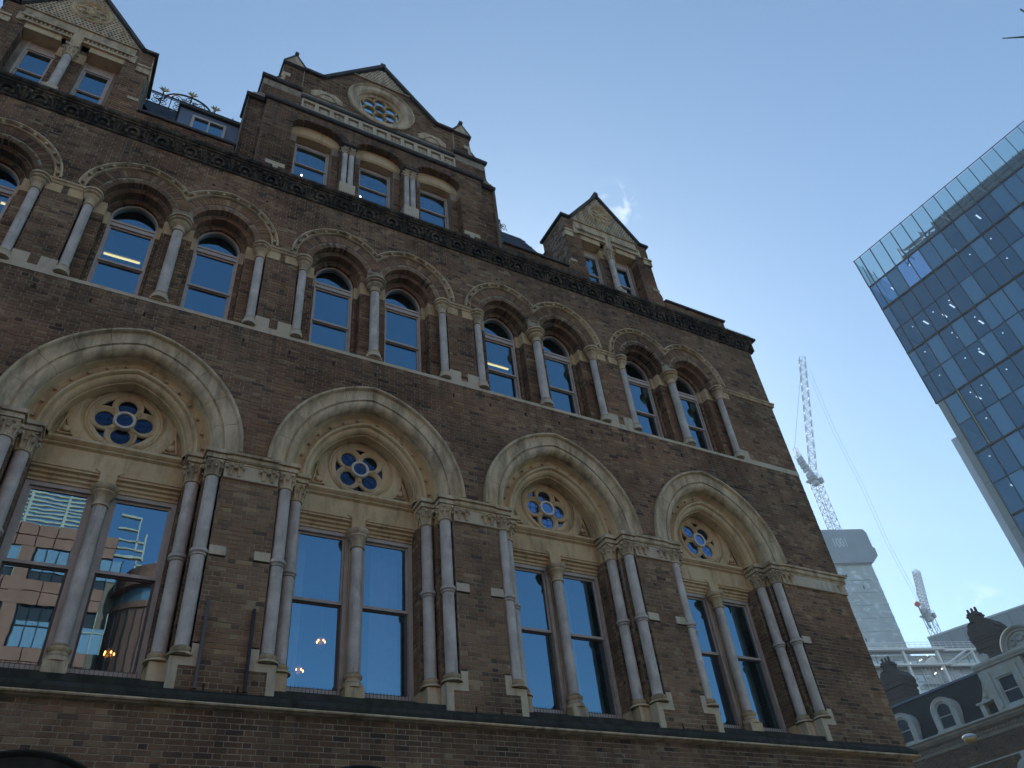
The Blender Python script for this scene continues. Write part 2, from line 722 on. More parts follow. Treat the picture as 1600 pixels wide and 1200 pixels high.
def arc_hw(z, z0, R, off):
    """half-width at height z of a pointed arch whose arcs (radius R) are centred off past the middle"""
    if z <= z0:
        return R - off
    q = R * R - (z - z0) ** 2
    return math.sqrt(q) - off if q > 0 else -1.0


def sub(iv, a, b):
    out = []
    for p, q in iv:
        if b <= p or a >= q:
            out.append((p, q))
            continue
        if a > p:
            out.append((p, a))
        if b < q:
            out.append((b, q))
    return out


def wall_iv(z):
    iv = [(XL, XR)]
    if z > Z_BAND and z < 12.36:
        return []
    if 8.93 < z < 9.40:
        return []
    for k in BAYS:
        X = 4.0 * k
        if z < Z_SILL:
            w = arc_hw(z, 3.5, 1.22, 0.0)
            if w > 0.0 and z < 4.72:
                iv = sub(iv, X - w, X + w)
            continue
        if z < 5.93:
            iv = sub(iv, X - 1.415, X + 1.415)
        elif z < 6.045:
            iv = sub(iv, X - 1.67, X + 1.67)
        elif z < 6.24:
            iv = sub(iv, X - 1.67, X + 1.67)
        elif z < 8.93:
            iv = sub(iv, X - 1.55, X + 1.55)
            if 7.59 < z < 7.74:
                iv = sub(iv, X - 1.80, X + 1.80)
        elif z < 11.6:
            w = arc_hw(z, 9.40, 2.125, 0.325) - 0.06
            if w > 0:
                iv = sub(iv, X - w, X + w)
        elif z > 12.3 and z < 14.58:
            iv = sub(iv, X - 1.68, X + 1.68)
            if z < 12.60:
                iv = sub(iv, X + 1.68, X + 1.92)
                iv = sub(iv, X - 1.92, X - 1.68)
            if 14.30 < z < 14.52:
                iv = sub(iv, X + 1.68, X + 1.95)
                iv = sub(iv, X - 1.95, X - 1.68)
        elif z >= 14.58:
            w = arc_hw(z, 14.65, 1.184, 0.104) - 0.05
            if w > 0:
                iv = sub(iv, X - 0.79 - w, X - 0.79 + w)
                iv = sub(iv, X + 0.79 - w, X + 0.79 + w)
                if z < 15.3:
                    iv = sub(iv, X - 0.79, X + 0.79)
    return iv


def course_bricks(ivf, z0, z1, out, h=0.0755, st=0.238, hd=0.118, joint=0.013, phase=0.0):
    """Flemish bond: list of (u0,u1,z0,z1)"""
    n = int(round((z1 - z0) / h))
    hh = (z1 - z0) / n
    for i in range(n):
        za = z0 + i * hh
        iv = ivf(za + hh / 2)
        if not iv:
            continue
        lo = min(p for p, q in iv)
        hi = max(q for p, q in iv)
        x = math.floor((lo - phase) / (st + hd)) * (st + hd) + phase - (0.178 if i % 2 else 0.0) - (random.random() * .01)
        k = 0
        while x < hi:
            w = st if k % 2 == 0 else hd
            a, b = x, x + w
            k += 1
            x = b
            for p, q in iv:
                aa, bb = max(a, p), min(b, q)
                if bb - aa > 0.03:
                    out.append((aa + joint / 2, bb - joint / 2, za + joint / 2, za + hh - joint / 2))
    return out


def rt():
    t = random.random()
    return t


def add_brick(mb, B, fr, proud=0.0, dep=0.02):
    """fr(u, d, z) -> world; d = depth behind the face"""
    u0, u1, z0, z1 = B
    j = lambda s: random.uniform(-s, s)
    d0 = -proud + j(0.0035)
    tl = j(0.0022)
    e = 0.0015
    p = [fr(u0 + j(e), d0 + tl, z0 + j(e)), fr(u1 + j(e), d0 - tl, z0 + j(e)), fr(u1 + j(e), d0 - tl + j(.0015), z1 + j(e)), fr(u0 + j(e), d0 + tl, z1 + j(e))]
    q = [fr(u0, dep, z0), fr(u1, dep, z0), fr(u1, dep, z1), fr(u0, dep, z1)]
    a = [mb.av(x) for x in p]
    b = [mb.av(x) for x in q]
    t = rt()
    mb.fi((a[0], a[1], a[2], a[3]), t)
    for i in range(4):
        k = (i + 1) % 4
        mb.fi((a[i], b[i], b[k], a[k]), t)


FRONT = lambda u, d, z: (u, d, z)

bricks = []
course_bricks(wall_iv, 3.0, 5.38, bricks)
course_bricks(wall_iv, 5.58, 8.93, bricks)
course_bricks(wall_iv, 9.40, Z_BAND, bricks)
course_bricks(wall_iv, 12.36, Z_COR, bricks)


def area(B):
    u0, u1, z0, z1 = B
    P = [project((u0, 0, z0)), project((u1, 0, z0)), project((u1, 0, z1)), project((u0, 0, z1))]
    if any(p is None for p in P):
        return 0
    for p in P:
        if not (2 < p[0] < 1598 and 2 < p[1] < 1198):
            return 0
    s = 0
    for i in range(4):
        a, b = P[i], P[(i + 1) % 4]
        s += a[0] * b[1] - b[0] * a[1]
    return abs(s) / 2


order = sorted(range(len(bricks)), key=lambda i: -area(bricks[i]))
big = set(order[:300])
bw = MB()
for i, B in enumerate(bricks):
    if i not in big:
        add_brick(bw, B, FRONT)
stuff(bw.build('brickwork', M['brick'], bld, tint=True))
unit = MB()
unit.hexa([(0, 0, 0), (1, 0, 0), (1, 1, 0), (0, 1, 0), (0, 0, 1), (1, 0, 1), (1, 1, 1), (0, 1, 1)])
proto = unit.build('brick', M['brick1'], bld)
proto_me = proto.data
first = True
for i in sorted(big):
    u0, u1, z0, z1 = bricks[i]
    o = proto if first else link('brick', proto_me, bld)
    first = False
    o.location = (u0, random.uniform(-0.004, 0.0035), z0)
    o.scale = (u1 - u0, 0.03, z1 - z0)
    o.rotation_euler = (0, 0, random.uniform(-0.012, 0.012))


def backing(ivf, z0, z1, y, out, h=0.0755):
    n = int(round((z1 - z0) / h))
    hh = (z1 - z0) / n
    for i in range(n):
        za = z0 + i * hh
        for p, q in ivf(za + hh / 2):
            out.face([(p, y, za), (q, y, za), (q, y, za + hh), (p, y, za + hh)])


mo = MB()
for a, b_ in ((3.0, 5.38), (5.58, 8.93), (9.40, Z_BAND), (12.36, Z_COR)):
    backing(wall_iv, a, b_, 0.0055, mo)
mo.face([(XL, .01, 0), (XR, .01, 0), (XR, .01, 3.0), (XL, .01, 3.0)])
mo.face([(XL, .012, 5.25), (XR, .012, 5.25), (XR, .012, 5.6), (XL, .012, 5.6)])
mo.build('mortar_bed', M['mortar'], bld)

# body of the building behind the facade (side, back, roof deck)
sh = MB()
sh.face([(XR, .012, 0), (XR, DEEP, 0), (XR, DEEP, 16.9), (XR, .012, 16.9)])
sh.face([(XL, .012, 0), (XL, DEEP, 0), (XL, DEEP, 16.9), (XL, .012, 16.9)])
sh.face([(XL, DEEP, 0), (XR, DEEP, 0), (XR, DEEP, 16.9), (XL, DEEP, 16.9)])
sh.face([(XL, .02, 16.9), (XR, .02, 16.9), (XR, DEEP, 16.9), (XL, DEEP, 16.9)])
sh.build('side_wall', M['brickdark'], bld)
sd_b = []
course_bricks(lambda z: [(0.0, 3.0)], 3.0, 16.5, sd_b)
sm = MB()
for B in sd_b:
    add_brick(sm, B, lambda u, d, z: (XR - d + 0.0, u, z))
stuff(sm.build('side_brickwork', M['brick'], bld, tint=True))

# ---- reveals (brick jambs), each brick laid
rev = MB()
revm = MB()
rstone = MB()


def jamb(pl, z0, z1, X):
    """pl: plan polyline (x,y) from outside in; every second run is brick faces"""
    for (xa, ya), (xb, yb) in zip(pl, pl[1:]):
        L = math.hypot(xb - xa, yb - ya)
        ux, uy = (xb - xa) / L, (yb - ya) / L
        # inward normal = into the masonry, away from opening
        nx, ny = -uy, ux
        mx = (xa + xb) / 2
        if abs(ux) > abs(uy):
            nx, ny = 0, 1
        else:
            nx, ny = (1 if xa > 0 else -1), 0
        fr = lambda u, d, z, xa=xa, ya=ya, ux=ux, uy=uy, nx=nx, ny=ny: (X + xa + ux * u + nx * d, ya + uy * u + ny * d, z)
        out = []
        course_bricks(lambda z: [(0.0, L)], z0, z1, out, phase=random.random() * .2)
        for B in out:
            add_brick(rev, B, fr, 0.0, 0.015)
        a = fr(0, .009, z0)
        b_ = fr(L, .009, z0)
        revm.face([a, b_, (b_[0], b_[1], z1), (a[0], a[1], z1)])


def mir(pl):
    return [(-x, y) for x, y in pl]


BIGJ = [(1.55, 0), (1.55, .19), (1.31, .19), (1.31, .45), (1.06, .45), (1.06, .74)]
for k in BAYS:
    X = 4.0 * k
    jamb(BIGJ, 6.04, 8.93, X)
    jamb(mir(BIGJ), 6.04, 8.93, X)
    for s in (1, -1):
        pl = [(s * x, y) for x, y in BIGJ]
        rstone.plan([(X + x, y) for x, y in pl], 8.93, 9.42)
        rstone.plan([(X + x, y) for x, y in pl], 5.55, 6.04)
UJ_OUT = [(1.68, 0), (1.68, .17), (1.30, .17), (1.30, .37), (1.22, .37), (1.22, .56)]
UJ_IN = [(.01, .17), (.28, .17), (.28, .37), (.36, .37), (.36, .56)]
for k in BAYS:
    X = 4.0 * k
    for s in (1, -1):
        for pl in (UJ_OUT, UJ_IN):
            q = [(s * x, y) for x, y in pl]
            if pl is UJ_IN:
                # flip the normal rule: masonry lies towards the middle
                for (xa, ya), (xb, yb) in zip(q, q[1:]):
                    L = math.hypot(xb - xa, yb - ya)
                    ux, uy = (xb - xa) / L, (yb - ya) / L
                    if abs(ux) > abs(uy):
                        nx, ny = 0, 1
                    else:
                        nx, ny = -s, 0
                    fr = lambda u, d, z, xa=xa, ya=ya, ux=ux, uy=uy, nx=nx, ny=ny: (X + xa + ux * u + nx * d, ya + uy * u + ny * d, z)
                    out = []
                    course_bricks(lambda z: [(0.0, L)], 12.36, 14.27, out)
                    for B in out:
                        add_brick(rev, B, fr, 0.0, 0.015)
                    a = fr(0, .009, 0)
                    b_ = fr(L, .009, 0)
                    revm.face([(a[0], a[1], 12.3), (b_[0], b_[1], 12.3), (b_[0], b_[1], 14.3), (a[0], a[1], 14.3)])
            else:
                jamb(q, 12.36, 14.27, X)
            rstone.plan([(X + x, y) for x, y in q], 14.27, 14.62)
            rstone.plan([(X + x, y) for x, y in q], 12.25, 12.36)
stuff(rev.build('jamb_brickwork', M['brick'], bld, tint=True))
stuff(revm.build('jamb_mortar', M['mortar'], bld))
rstone.build_split('jamb_stone', M['stonewarm'], bld)

# ---- pointed-arch helper: sweep (r, y) profile, same centres


def arch_sweep(mb, prof, X, z0, off, t0=0.0, t1=1.0, n=8, side=1, caps=False, clipx=None):
    rows = []
    for i in range(n + 1):
        t = t0 + (t1 - t0) * i / n
        row = []
        for r, y in prof:
            am = math.acos(min(1, off / r)) if r > off else 0
            a = am * t
            x = (-off + r * math.cos(a))
            z = z0 + r * math.sin(a)
            row.append(mb.av((X + side * x, y, z)))
        rows.append(row)
    P = len(prof)
    for A, B in zip(rows, rows[1:]):
        for i in range(P - 1):
            mb.fi((A[i], B[i], B[i + 1], A[i + 1]))
    if caps:
        mb.fi(rows[0][::-1])
        mb.fi(rows[-1])


OUTER = [(2.125, .03), (2.125, -.085), (2.105, -.11), (2.075, -.11), (2.055, -.085), (2.05, -.05), (2.035, -.04),
         (1.86, -.035), (1.845, -.035), (1.835, -.005), (1.815, -.005), (1.80, -.03), (1.77, -.035), (1.72, -.015),
         (1.68, .035), (1.665, .09), (1.675, .14), (1.66, .16)]
INNER = [(1.66, .16), (1.645, .23), (1.62, .27), (1.575, .285), (1.53, .27), (1.50, .24), (1.485, .205), (1.46, .18),
         (1.43, .18), (1.41, .205), (1.405, .24), (1.385, .235), (1.36, .24), (1.33, .265), (1.31, .30), (1.305, .34),
         (1.285, .34), (1.285, .56)]
NV = 5
vmesh = {}
for side in (1, -1):
    for i in range(NV):
        gp = 0.0011
        mb = MB()
        arch_sweep(mb, OUTER, 0, 9.40, 0.325, i / NV + gp, (i + 1) / NV - gp, 4, side, True)
        vmesh[(side, i)] = mb
protos = {}
for k in BAYS:
    X = 4.0 * k
    for key, mb in vmesh.items():
        if key not in protos:
            protos[key] = mb.build('arch_stone', M['stone'], bld, (X, 0, 0), smooth=True)
        else:
            copy_part(protos[key], bld, (X, random.uniform(-.002, .002), 0))
inner = MB()
jb = MB()
for side in (1, -1):
    arch_sweep(inner, INNER, 0, 9.40, 0.325, 0, 1, 22, side)
    arch_sweep(jb, [(2.12, .02), (1.66, .165)], 0, 9.40, 0.325, 0, 1, 20, side)
pi_ = pj_ = pb_ = None
balls = MB()
for side in (1, -1):
    r = 1.56
    am = math.acos(.325 / r)
    for i in range(7):
        a = am * (i + .55) / 7.2
        balls.ball((side * (-.325 + r * math.cos(a)), .25, 9.40 + r * math.sin(a)), .027, 8, 5)
# ---- tympanum plate with a round hole, rosette tracery
RC = 10.04


def arch_bound(theta):
    """distance from rosette centre to tympanum edge in direction theta"""
    lo, hi = 0.0, 3.0
    ct, st = math.cos(theta), math.sin(theta)
    for _ in range(30):
        md = (lo + hi) / 2
        x, z = abs(md * ct), RC + md * st
        w = arc_hw(z, 9.40, 1.29, 0.325)
        inside = z > 9.44 and (x < w if w > 0 else False)
        if inside:
            lo = md
        else:
            hi = md
    return lo


tym = MB()
n = 72
ri = []
for kk in range(n):
    th = 2 * PI * kk / n
    rb = max(arch_bound(th), .6)
    prof = [(.545, .64), (.545, .60), (.575, .575), (.60, .60), (.625, .60), (.64, .548), (.66, .535), (.80, .535), (.825, .545), (.835, .58), (9, .585)]
    prof = [(min(r, rb), y) for r, y in prof]
    ri.append([tym.av((r * math.cos(th), y, RC + r * math.sin(th))) for r, y in prof])
for kk in range(n):
    A, B = ri[kk], ri[(kk + 1) % n]
    for i in range(len(A) - 1):
        tym.fi((A[i], B[i], B[i + 1], A[i + 1]))
for s in (1, -1):      # corner panels
    tri = [(s * .54, 9.56), (s * .87, 9.56), (s * .80, 9.92)]
    for i in range(3):
        a, b_ = tri[i], tri[(i + 1) % 3]
        tym.tube([(a[0], .548, a[1]), ((a[0] + b_[0]) / 2, .548, (a[1] + b_[1]) / 2), (b_[0], .548, b_[1])], .014, 5)
    tym.ball((s * .765, .545, 9.645), .062, 10, 6, 1, .6, 1)
# base moulding and lintel
tym.extx([(.56, 9.50), (.50, 9.485), (.47, 9.44), (.47, 9.42), (.50, 9.39), (.53, 9.37), (.50, 9.345), (.50, 9.33), (.55, 9.30), (.55, 8.96), (.57, 8.95), (.57, 8.92), (.62, 8.90),
          (.62, 8.86), (.66, 8.84), (.66, 8.80), (.69, 8.78), (.69, 8.74), (.78, 8.74), (.78, 9.5)], -1.055, 1.055)
tym.prism([(-.12, 8.70), (.12, 8.70), (.12, 8.96), (.21, 9.02), (-.21, 9.02), (-.12, 8.96)], .535, .70)


def rosette(rot):
    mb = MB()
    mb.ringxz(0, RC, [(.55, .645), (.55, .60), (.535, .585), (.515, .585), (.50, .60), (.455, .612), (.45, .645)], 48)
    for q in range(4):
        a = rot + q * PI / 2
        cx, cz = .290 * math.cos(a), RC + .290 * math.sin(a)
        mb.ringxz(cx, cz, [(.242, .645), (.242, .605), (.228, .59), (.210, .59), (.195, .605), (.165, .612), (.145, .635), (.145, .66)], 28)
        # filled cusps between lobes
        b2 = a + PI / 4
        for rr, sz in ((.225, .04), (.27, .042), (.31, .04)):
            mb.ball((rr * math.cos(b2), .625, RC + rr * math.sin(b2)), sz, 8, 4, 1, .5, 1)
    return mb


def boss():
    mb = MB()
    mb.ringxz(0, RC, [(.175, .64), (.175, .575), (.165, .555), (.130, .555), (.120, .575), (.120, .60)], 28)
    return mb


gl = MB()
gl.ringxz(0, RC, [(.001, .652), (.55, .652)], 40)
ld = MB()
for a in range(8):
    th = a * PI / 8
    ld.tube([(-.52 * math.cos(th), .646, RC - .52 * math.sin(th)), (.52 * math.cos(th), .646, RC + .52 * math.sin(th))], .003, 4)
for rr in (.24, .36):
    ld.tube([(rr * math.cos(2 * PI * q / 24), .646, RC + rr * math.sin(2 * PI * q / 24)) for q in range(24)], .003, 4, closed=True)
ros = {}
for k in BAYS:
    X = 4.0 * k
    if pi_ is None:
        pi_ = inner.build('inner_arch_moulding', M['stonewarm'], bld, (X, 0, 0), smooth=True)
        pj_ = jb.build('arch_core', M['stonewarm'], bld, (X, 0, 0))
        pb_ = stuff(balls.build('ball_ornament', M['stone'], bld, (X, 0, 0), smooth=True))
        pt_ = tym.build('tympanum', M['stonewarm'], bld, (X, 0, 0), smooth=True)
    else:
        for o in (pi_, pj_, pb_, pt_):
            copy_part(o, bld, (X, 0, 0))
    par = k % 2
    if par not in ros:
        r_ = rosette(PI / 4 if par else 0.0).build('quatrefoil_window', M['stonewarm'], bld, (X, 0, 0), smooth=True)
        gl.build('pane', M['leadglass'], r_)
        cd_ = MB()
        cd_.ringxz(0, RC, [(.001, .582), (.122, .582)], 24)
        cd_.build('pane', M['leadglass'], r_)
        ld.build('lead_bars', M['lead'], r_)
        boss().build('centre_ring', M['bossring'], r_, smooth=True)
        ros[par] = r_
    else:
        copy_part(ros[par], bld, (X, 0, 0))


# ---- columns
def capital(z0, z1, r, cx, cy, leafy=True):
    mb = MB()
    h = z1 - z0
    mb.lathe([(r * 1.0, z0 - .03), (r * 1.22, z0 - .02), (r * 1.22, z0 + .005), (r * 1.02, z0 + .015), (r * 1.05, z0 + .35 * h),
              (r * 1.35, z0 + .75 * h), (r * 1.6, z0 + h)], cx, cy, 14)
    if leafy:
        for q in range(8):
            a = 2 * PI * q / 8 + PI / 8
            ca, sa = math.cos(a), math.sin(a)
            pts = [(cx + ca * r * f, cy + sa * r * f, z0 + h * g_) for f, g_ in ((1.02, .05), (1.12, .4), (1.38, .72), (1.78, .92), (1.98, .84))]
            mb.tube(pts, [r * .2, r * .24, r * .27, r * .25, r * .12], 5)
            mb.ball((cx + ca * r * 1.85, cy + sa * r * 1.85, z0 + h * .80), r * .30, 6, 4)
            a2 = a + PI / 8
            mb.ball((cx + math.cos(a2) * r * 1.5, cy + math.sin(a2) * r * 1.5, z0 + h * .52), r * .22, 6, 4)
    return mb


def column_big(cx, cy, r, zb, zt):
    """jamb shaft with base, mid ring, leaf capital"""
    s = MB()
    s.lathe([(r, zb + .10), (r * .985, zt)], cx, cy, 20)
    o = s.build('column', M['shaft'], bld, smooth=True)
    q = MB()
    q.lathe([(r * 1.75, zb), (r * 1.72, zb + .03), (r * 1.45, zb + .045), (r * 1.25, zb + .07), (r * 1.35, zb + .085), (r * 1.42, zb + .10), (r * 1.3, zb + .12), (r * 1.02, zb + .135)], cx, cy, 18)
    q.build('base', M['stone'], o, smooth=True)
    zr = 7.62 if cx > 0 or True else 0
    q = MB()
    q.lathe([(r * 1.0, zr - .075), (r * 1.18, zr - .065), (r * 1.2, zr - .05), (r * 1.05, zr - .035), (r * 1.32, zr - .015), (r * 1.36, zr + .01), (r * 1.3, zr + .03), (r * 1.1, zr + .04), (r * 1.14, zr + .055), (r, zr + .065)], cx, cy, 18)
    q.build('shaft_ring', M['shaft'], o, smooth=True)
    capital(zt, 9.2, r, cx, cy).build('capital', M['stone'], o, smooth=True)
    return o


def imp_profile_box(mb, x0, x1, y0, y1, z0=9.20):
    for (a, b_, g_) in ((z0, z0 + .035, .0), (z0 + .035, z0 + .10, .03), (z0 + .10, z0 + .13, .015), (z0 + .13, z0 + .20, .055)):
        mb.box(x0 - g_, x1 + g_, y0 - g_, y1, a, b_ - .001)


pcols = []
for s in (1, -1):
    pcols.append(column_big(s * 1.43, .075, .1, 6.06, 8.95))
    pcols.append(column_big(s * 1.185, .335, .1, 6.04, 8.93))
mcol = MB()
mcol.lathe([(.1, 6.26), (.096, 8.42)], 0, .58, 20)
mc = mcol.build('column', M['shaft'], bld, smooth=True)
q = MB()
q.lathe([(.17, 6.02), (.165, 6.08), (.13, 6.11), (.12, 6.15), (.15, 6.18), (.155, 6.21), (.12, 6.24), (.10, 6.27)], 0, .58, 18)
q.box(-.15, .15, .44, .72, 5.72, 6.02)
q.build('base', M['stone'], mc, smooth=True)
q = MB()
q.lathe([(.10, 8.38), (.12, 8.39), (.12, 8.42), (.105, 8.44), (.108, 8.52), (.15, 8.58), (.17, 8.60), (.17, 8.62), (.155, 8.63), (.19, 8.66), (.20, 8.70), (.20, 8.72)], 0, .58, 20)
q.build('capital', M['stone'], mc, smooth=True)
pcols.append(mc)
for k in BAYS:
    X = 4.0 * k
    for i, o in enumerate(pcols):
        if k == BAYS[0]:
            o.location = (X, 0, 0)
        else:
            copy_part(o, bld, (X, 0, 0))

# impost bands, abaci
imp = MB()
for k in BAYS:
    X = 4.0 * k
    for s in (1, -1):
        c = X + s * 1.43
        imp_profile_box(imp, c - .13, c + .13, -.035, .2)
        c = X + s * 1.185
        imp_profile_box(imp, c - .13, c + .13, .20, .5)
piers = [(4.0 * k + 1.57, 4.0 * k + 2.43) for k in (-1, 0, 1, 2)] + [(13.57, XR + .02), (XL, -5.57)]
fri = MB()
leaf = MB()
for a, b_ in piers:
    imp.box(a, b_, -.03, .1, 9.20, 9.234)
    imp.extx([(.1, 9.235), (-.05, 9.235), (-.075, 9.26), (-.08, 9.30), (-.06, 9.315), (-.06, 9.335), (-.10, 9.345), (-.105, 9.385), (-.07, 9.405), (.1, 9.42)], a, b_)
    fri.extx([(.05, 8.92), (-.035, 8.92), (-.045, 8.935), (-.035, 8.955), (-.018, 8.96), (-.018, 9.20), (.05, 9.20)], a, b_)
    ends = []
    if b_ < XR:
        ends = [a + .10, a + .24, b_ - .10, b_ - .24]
    else:
        ends = [a + .10, a + .24, b_ - .2]
    for xx in ends:
        leaf.tube([(xx, -.02, 8.98), (xx, -.045, 9.08), (xx, -.10, 9.17), (xx, -.12, 9.14)], [.03, .04, .04, .02], 6)
        leaf.ball((xx, -.10, 9.13), .035, 7, 4)
        leaf.ball((xx - .06, -.05, 9.12), .025, 6, 4)
        leaf.ball((xx + .06, -.05, 9.12), .025, 6, 4)
# return of the band at the corner
imp.box(XR + .02, XR + .12, -.10, 2.5, 9.34, 9.41)
imp.box(XR + .02, XR + .06, -.06, 2.5, 9.20, 9.34)
fri.box(XR + .02, XR + .04, -.02, 2.5, 8.93, 9.20)
imp.build_split('impost_moulding', M['stone'], bld)
fri.build_split('impost_frieze', M['stonepale'], bld)
leaf.build_split('carved_leaf', M['stone'], bld, smooth=True)

# bases of the big windows: pedestals, quoin blocks (each stone its own piece)
for k in BAYS:
    X = 4.0 * k
    for s in (1, -1):
        def bx(x0, x1, y0, y1, z0, z1, nm, mm):
            mb = MB()
            a, b2 = (x0, x1) if s > 0 else (-x1, -x0)
            mb.box(X + a, X + b2, y0, y1, z0, z1)
            return mb.build(nm, mm, bld)
        mb = MB()
        poly = [(1.295, 5.55), (1.415, 5.55), (1.415, 5.93), (1.67, 5.93), (1.67, 6.24), (1.553, 6.24), (1.553, 6.045), (1.295, 6.045)]
        poly = [(X + s * x, z) for x, z in poly]
        mb.prism(poly, -.006, .2)
        mb.build('base_stone', M['stonepale'], bld)
        mb = MB()
        mb.prism([(X + s * x, z) for x, z in [(1.08, 5.72), (1.30, 5.72), (1.30, 6.03), (1.08, 6.03)]], .215, .44)
        mb.build('base_stone', M['stone'], bld)
        if not (k == -1 and s < 0):
            bx(1.553, 1.795, -.006, .05, 7.592, 7.738, 'quoin_block', M['stonepale'])
    mb = MB()
    mb.extx([(.04, 5.55), (.04, 5.71), (.45, 5.74), (.60, 5.80), (.62, 5.94), (.86, 5.95), (.86, 5.55)], X - 1.30, X + 1.30)
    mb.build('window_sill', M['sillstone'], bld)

# big string course
sc = MB()
sc.extx([(.05, 5.60), (-.03, 5.595), (-.095, 5.56), (-.115, 5.50), (-.11, 5.455), (-.095, 5.445)], XL, XR + .11, closed=False)
sc.face([(XR + .11, -.095, 5.445), (XR + .11, -.115, 5.5), (XR + .11, -.03, 5.595), (XR + .11, 3, 5.595), (XR + .11, 3, 5.445)])
sc.face([(XR + .11, 3, 5.595), (XR + .11, -.03, 5.595), (XR, -.03, 5.597), (XR, 3, 5.597)])
sc.extx([(.03, 5.60), (-.02, 5.612), (-.02, 5.59), (.03, 5.58)], XL, XR)
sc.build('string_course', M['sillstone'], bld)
sc = MB()
sc.extx([(.05, 5.444), (-.12, 5.444), (-.135, 5.435), (-.138, 5.42), (-.125, 5.405), (-.08, 5.40), (-.06, 5.39), (.05, 5.375)], XL, XR + .15)
sc.build('string_course_roll', M['stone'], bld)

# lower arches just under the frame
for k in BAYS:
    X = 4.0 * k
    mb = MB()
    mb.ringxz(X, 3.5, [(1.28, .02), (1.28, -.09), (1.26, -.11), (1.24, -.09), (1.22, -.03), (1.15, .0), (1.05, .03), (1.05, .5)], 28, 0, PI)
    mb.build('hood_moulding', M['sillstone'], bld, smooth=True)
    mb = MB()
    mb.ringxz(X, 3.5, [(.001, .45), (1.06, .45)], 28, 0, PI)
    mb.face([(X - 1.06, .45, 0), (X + 1.06, .45, 0), (X + 1.06, .45, 3.5), (X - 1.06, .45, 3.5)])
    mb.build('pane', M['glass'], bld)

# ---- windows
def tilt(mb):
    pass


def pane(parent, x0, x1, z0, z1, y, name='pane', m_=None, tx=0.0, tz=0.0, poly=None):
    mb = MB()
    a, c = random.uniform(-1, 1) * .0022 + tx, random.uniform(-1, 1) * .0022 + tz
    cx, cz = (x0 + x1) / 2, (z0 + z1) / 2
    P = poly or [(x0, z0), (x1, z0), (x1, z1), (x0, z1)]
    mb.face([(x, y + a * (x - cx) + c * (z - cz), z) for x, z in P])
    return mb.build(name, m_ or M['glass'], parent)


for k in BAYS:
    X = 4.0 * k
    for s in (1, -1):
        x0, x1 = (X + .10, X + 1.06) if s > 0 else (X - 1.06, X - .10)
        y = .76
        fr = MB()
        fr.box(x0, x0 + .07, y - .05, y + .10, 5.95, 8.76)
        fr.box(x1 - .07, x1, y - .05, y + .10, 5.95, 8.76)
        fr.box(x0 + .07, x1 - .07, y - .05, y + .10, 8.67, 8.76)
        fr.box(x0 + .07, x1 - .07, y - .05, y + .10, 5.95, 6.03)
        w = fr.build('window', M['frame'], bld)
        for (za, zb, yy) in ((6.03, 7.455, y + .045), (7.44, 8.67, y + .0)):
            sa = MB()
            xa, xb = x0 + .07, x1 - .07
            sa.box(xa, xa + .035, yy, yy + .04, za, zb)
            sa.box(xb - .035, xb, yy, yy + .04, za, zb)
            sa.box(xa + .035, xb - .035, yy, yy + .04, za, za + .05)
            sa.box(xa + .035, xb - .035, yy, yy + .04, zb - .04, zb)
            sa.build('sash', M['frame'] if za > 7 else M['framedark'], w)
            pane(w, xa + .035, xb - .035, za + .05, zb - .04, yy + .02)
    mb = MB()
    mb.box(X - .098, X + .098, .68, .88, 5.95, 8.8)
    mb.build('window_mullion', M['stone'], bld)

# upper windows
for k in BAYS:
    X = 4.0 * k
    for s in (1, -1):
        c = X + s * .79
        y = .47
        fr = MB()
        fr.box(c - .43, c - .388, y - .03, y + .09, 12.38, 14.62)
        fr.box(c + .388, c + .43, y - .03, y + .09, 12.38, 14.62)
        fr.box(c - .388, c + .388, y - .03, y + .09, 12.38, 12.46)
        fr.box(c - .388, c + .388, y - .04, y + .09, 14.36, 14.42)
        fr.box(c - .388, c + .388, y - .02, y + .09, 14.43, 14.47)
        fr.box(c - .388, c + .388, y - .035, y + .09, 14.48, 14.53)
        for q in (1, -1):
            arch_sweep(fr, [(.534, y + .09), (.534, y - .03), (.505, y - .03), (.50, y), (.50, y + .09)], c, 14.60, .104, 0, 1, 8, q)
        w = fr.build('arched_window', M['framepale'], bld)
        for (za, zb, yy) in ((12.46, 13.42, y + .04), (13.40, 14.36, y)):
            sa = MB()
            xa, xb = c - .388, c + .388
            sa.box(xa, xa + .03, yy, yy + .035, za, zb)
            sa.box(xb - .03, xb, yy, yy + .035, za, zb)
            sa.box(xa + .03, xb - .03, yy, yy + .035, za, za + .045)
            sa.box(xa + .03, xb - .03, yy, yy + .035, zb - .035, zb)
            sa.build('sash', M['framepale'], w)
            pane(w, xa + .03, xb - .03, za + .045, zb - .035, yy + .02)
        P = [(c - .39, 14.53), (c + .39, 14.53)]
        for i in range(9):
            a = math.acos(.104 / .502) * i / 8
            P.append((c - .104 + .502 * math.cos(a), 14.60 + .502 * math.sin(a)))
        for i in range(7, -1, -1):
            a = math.acos(.104 / .502) * i / 8
            P.append((c + .104 - .502 * math.cos(a), 14.60 + .502 * math.sin(a)))
        pane(w, c - .37, c + .37, 14.5, 15.1, y + .03, 'fanlight', None, 0, 0, P)

# brick arches over the upper windows: radial bricks
vb = MB()
vm = MB()


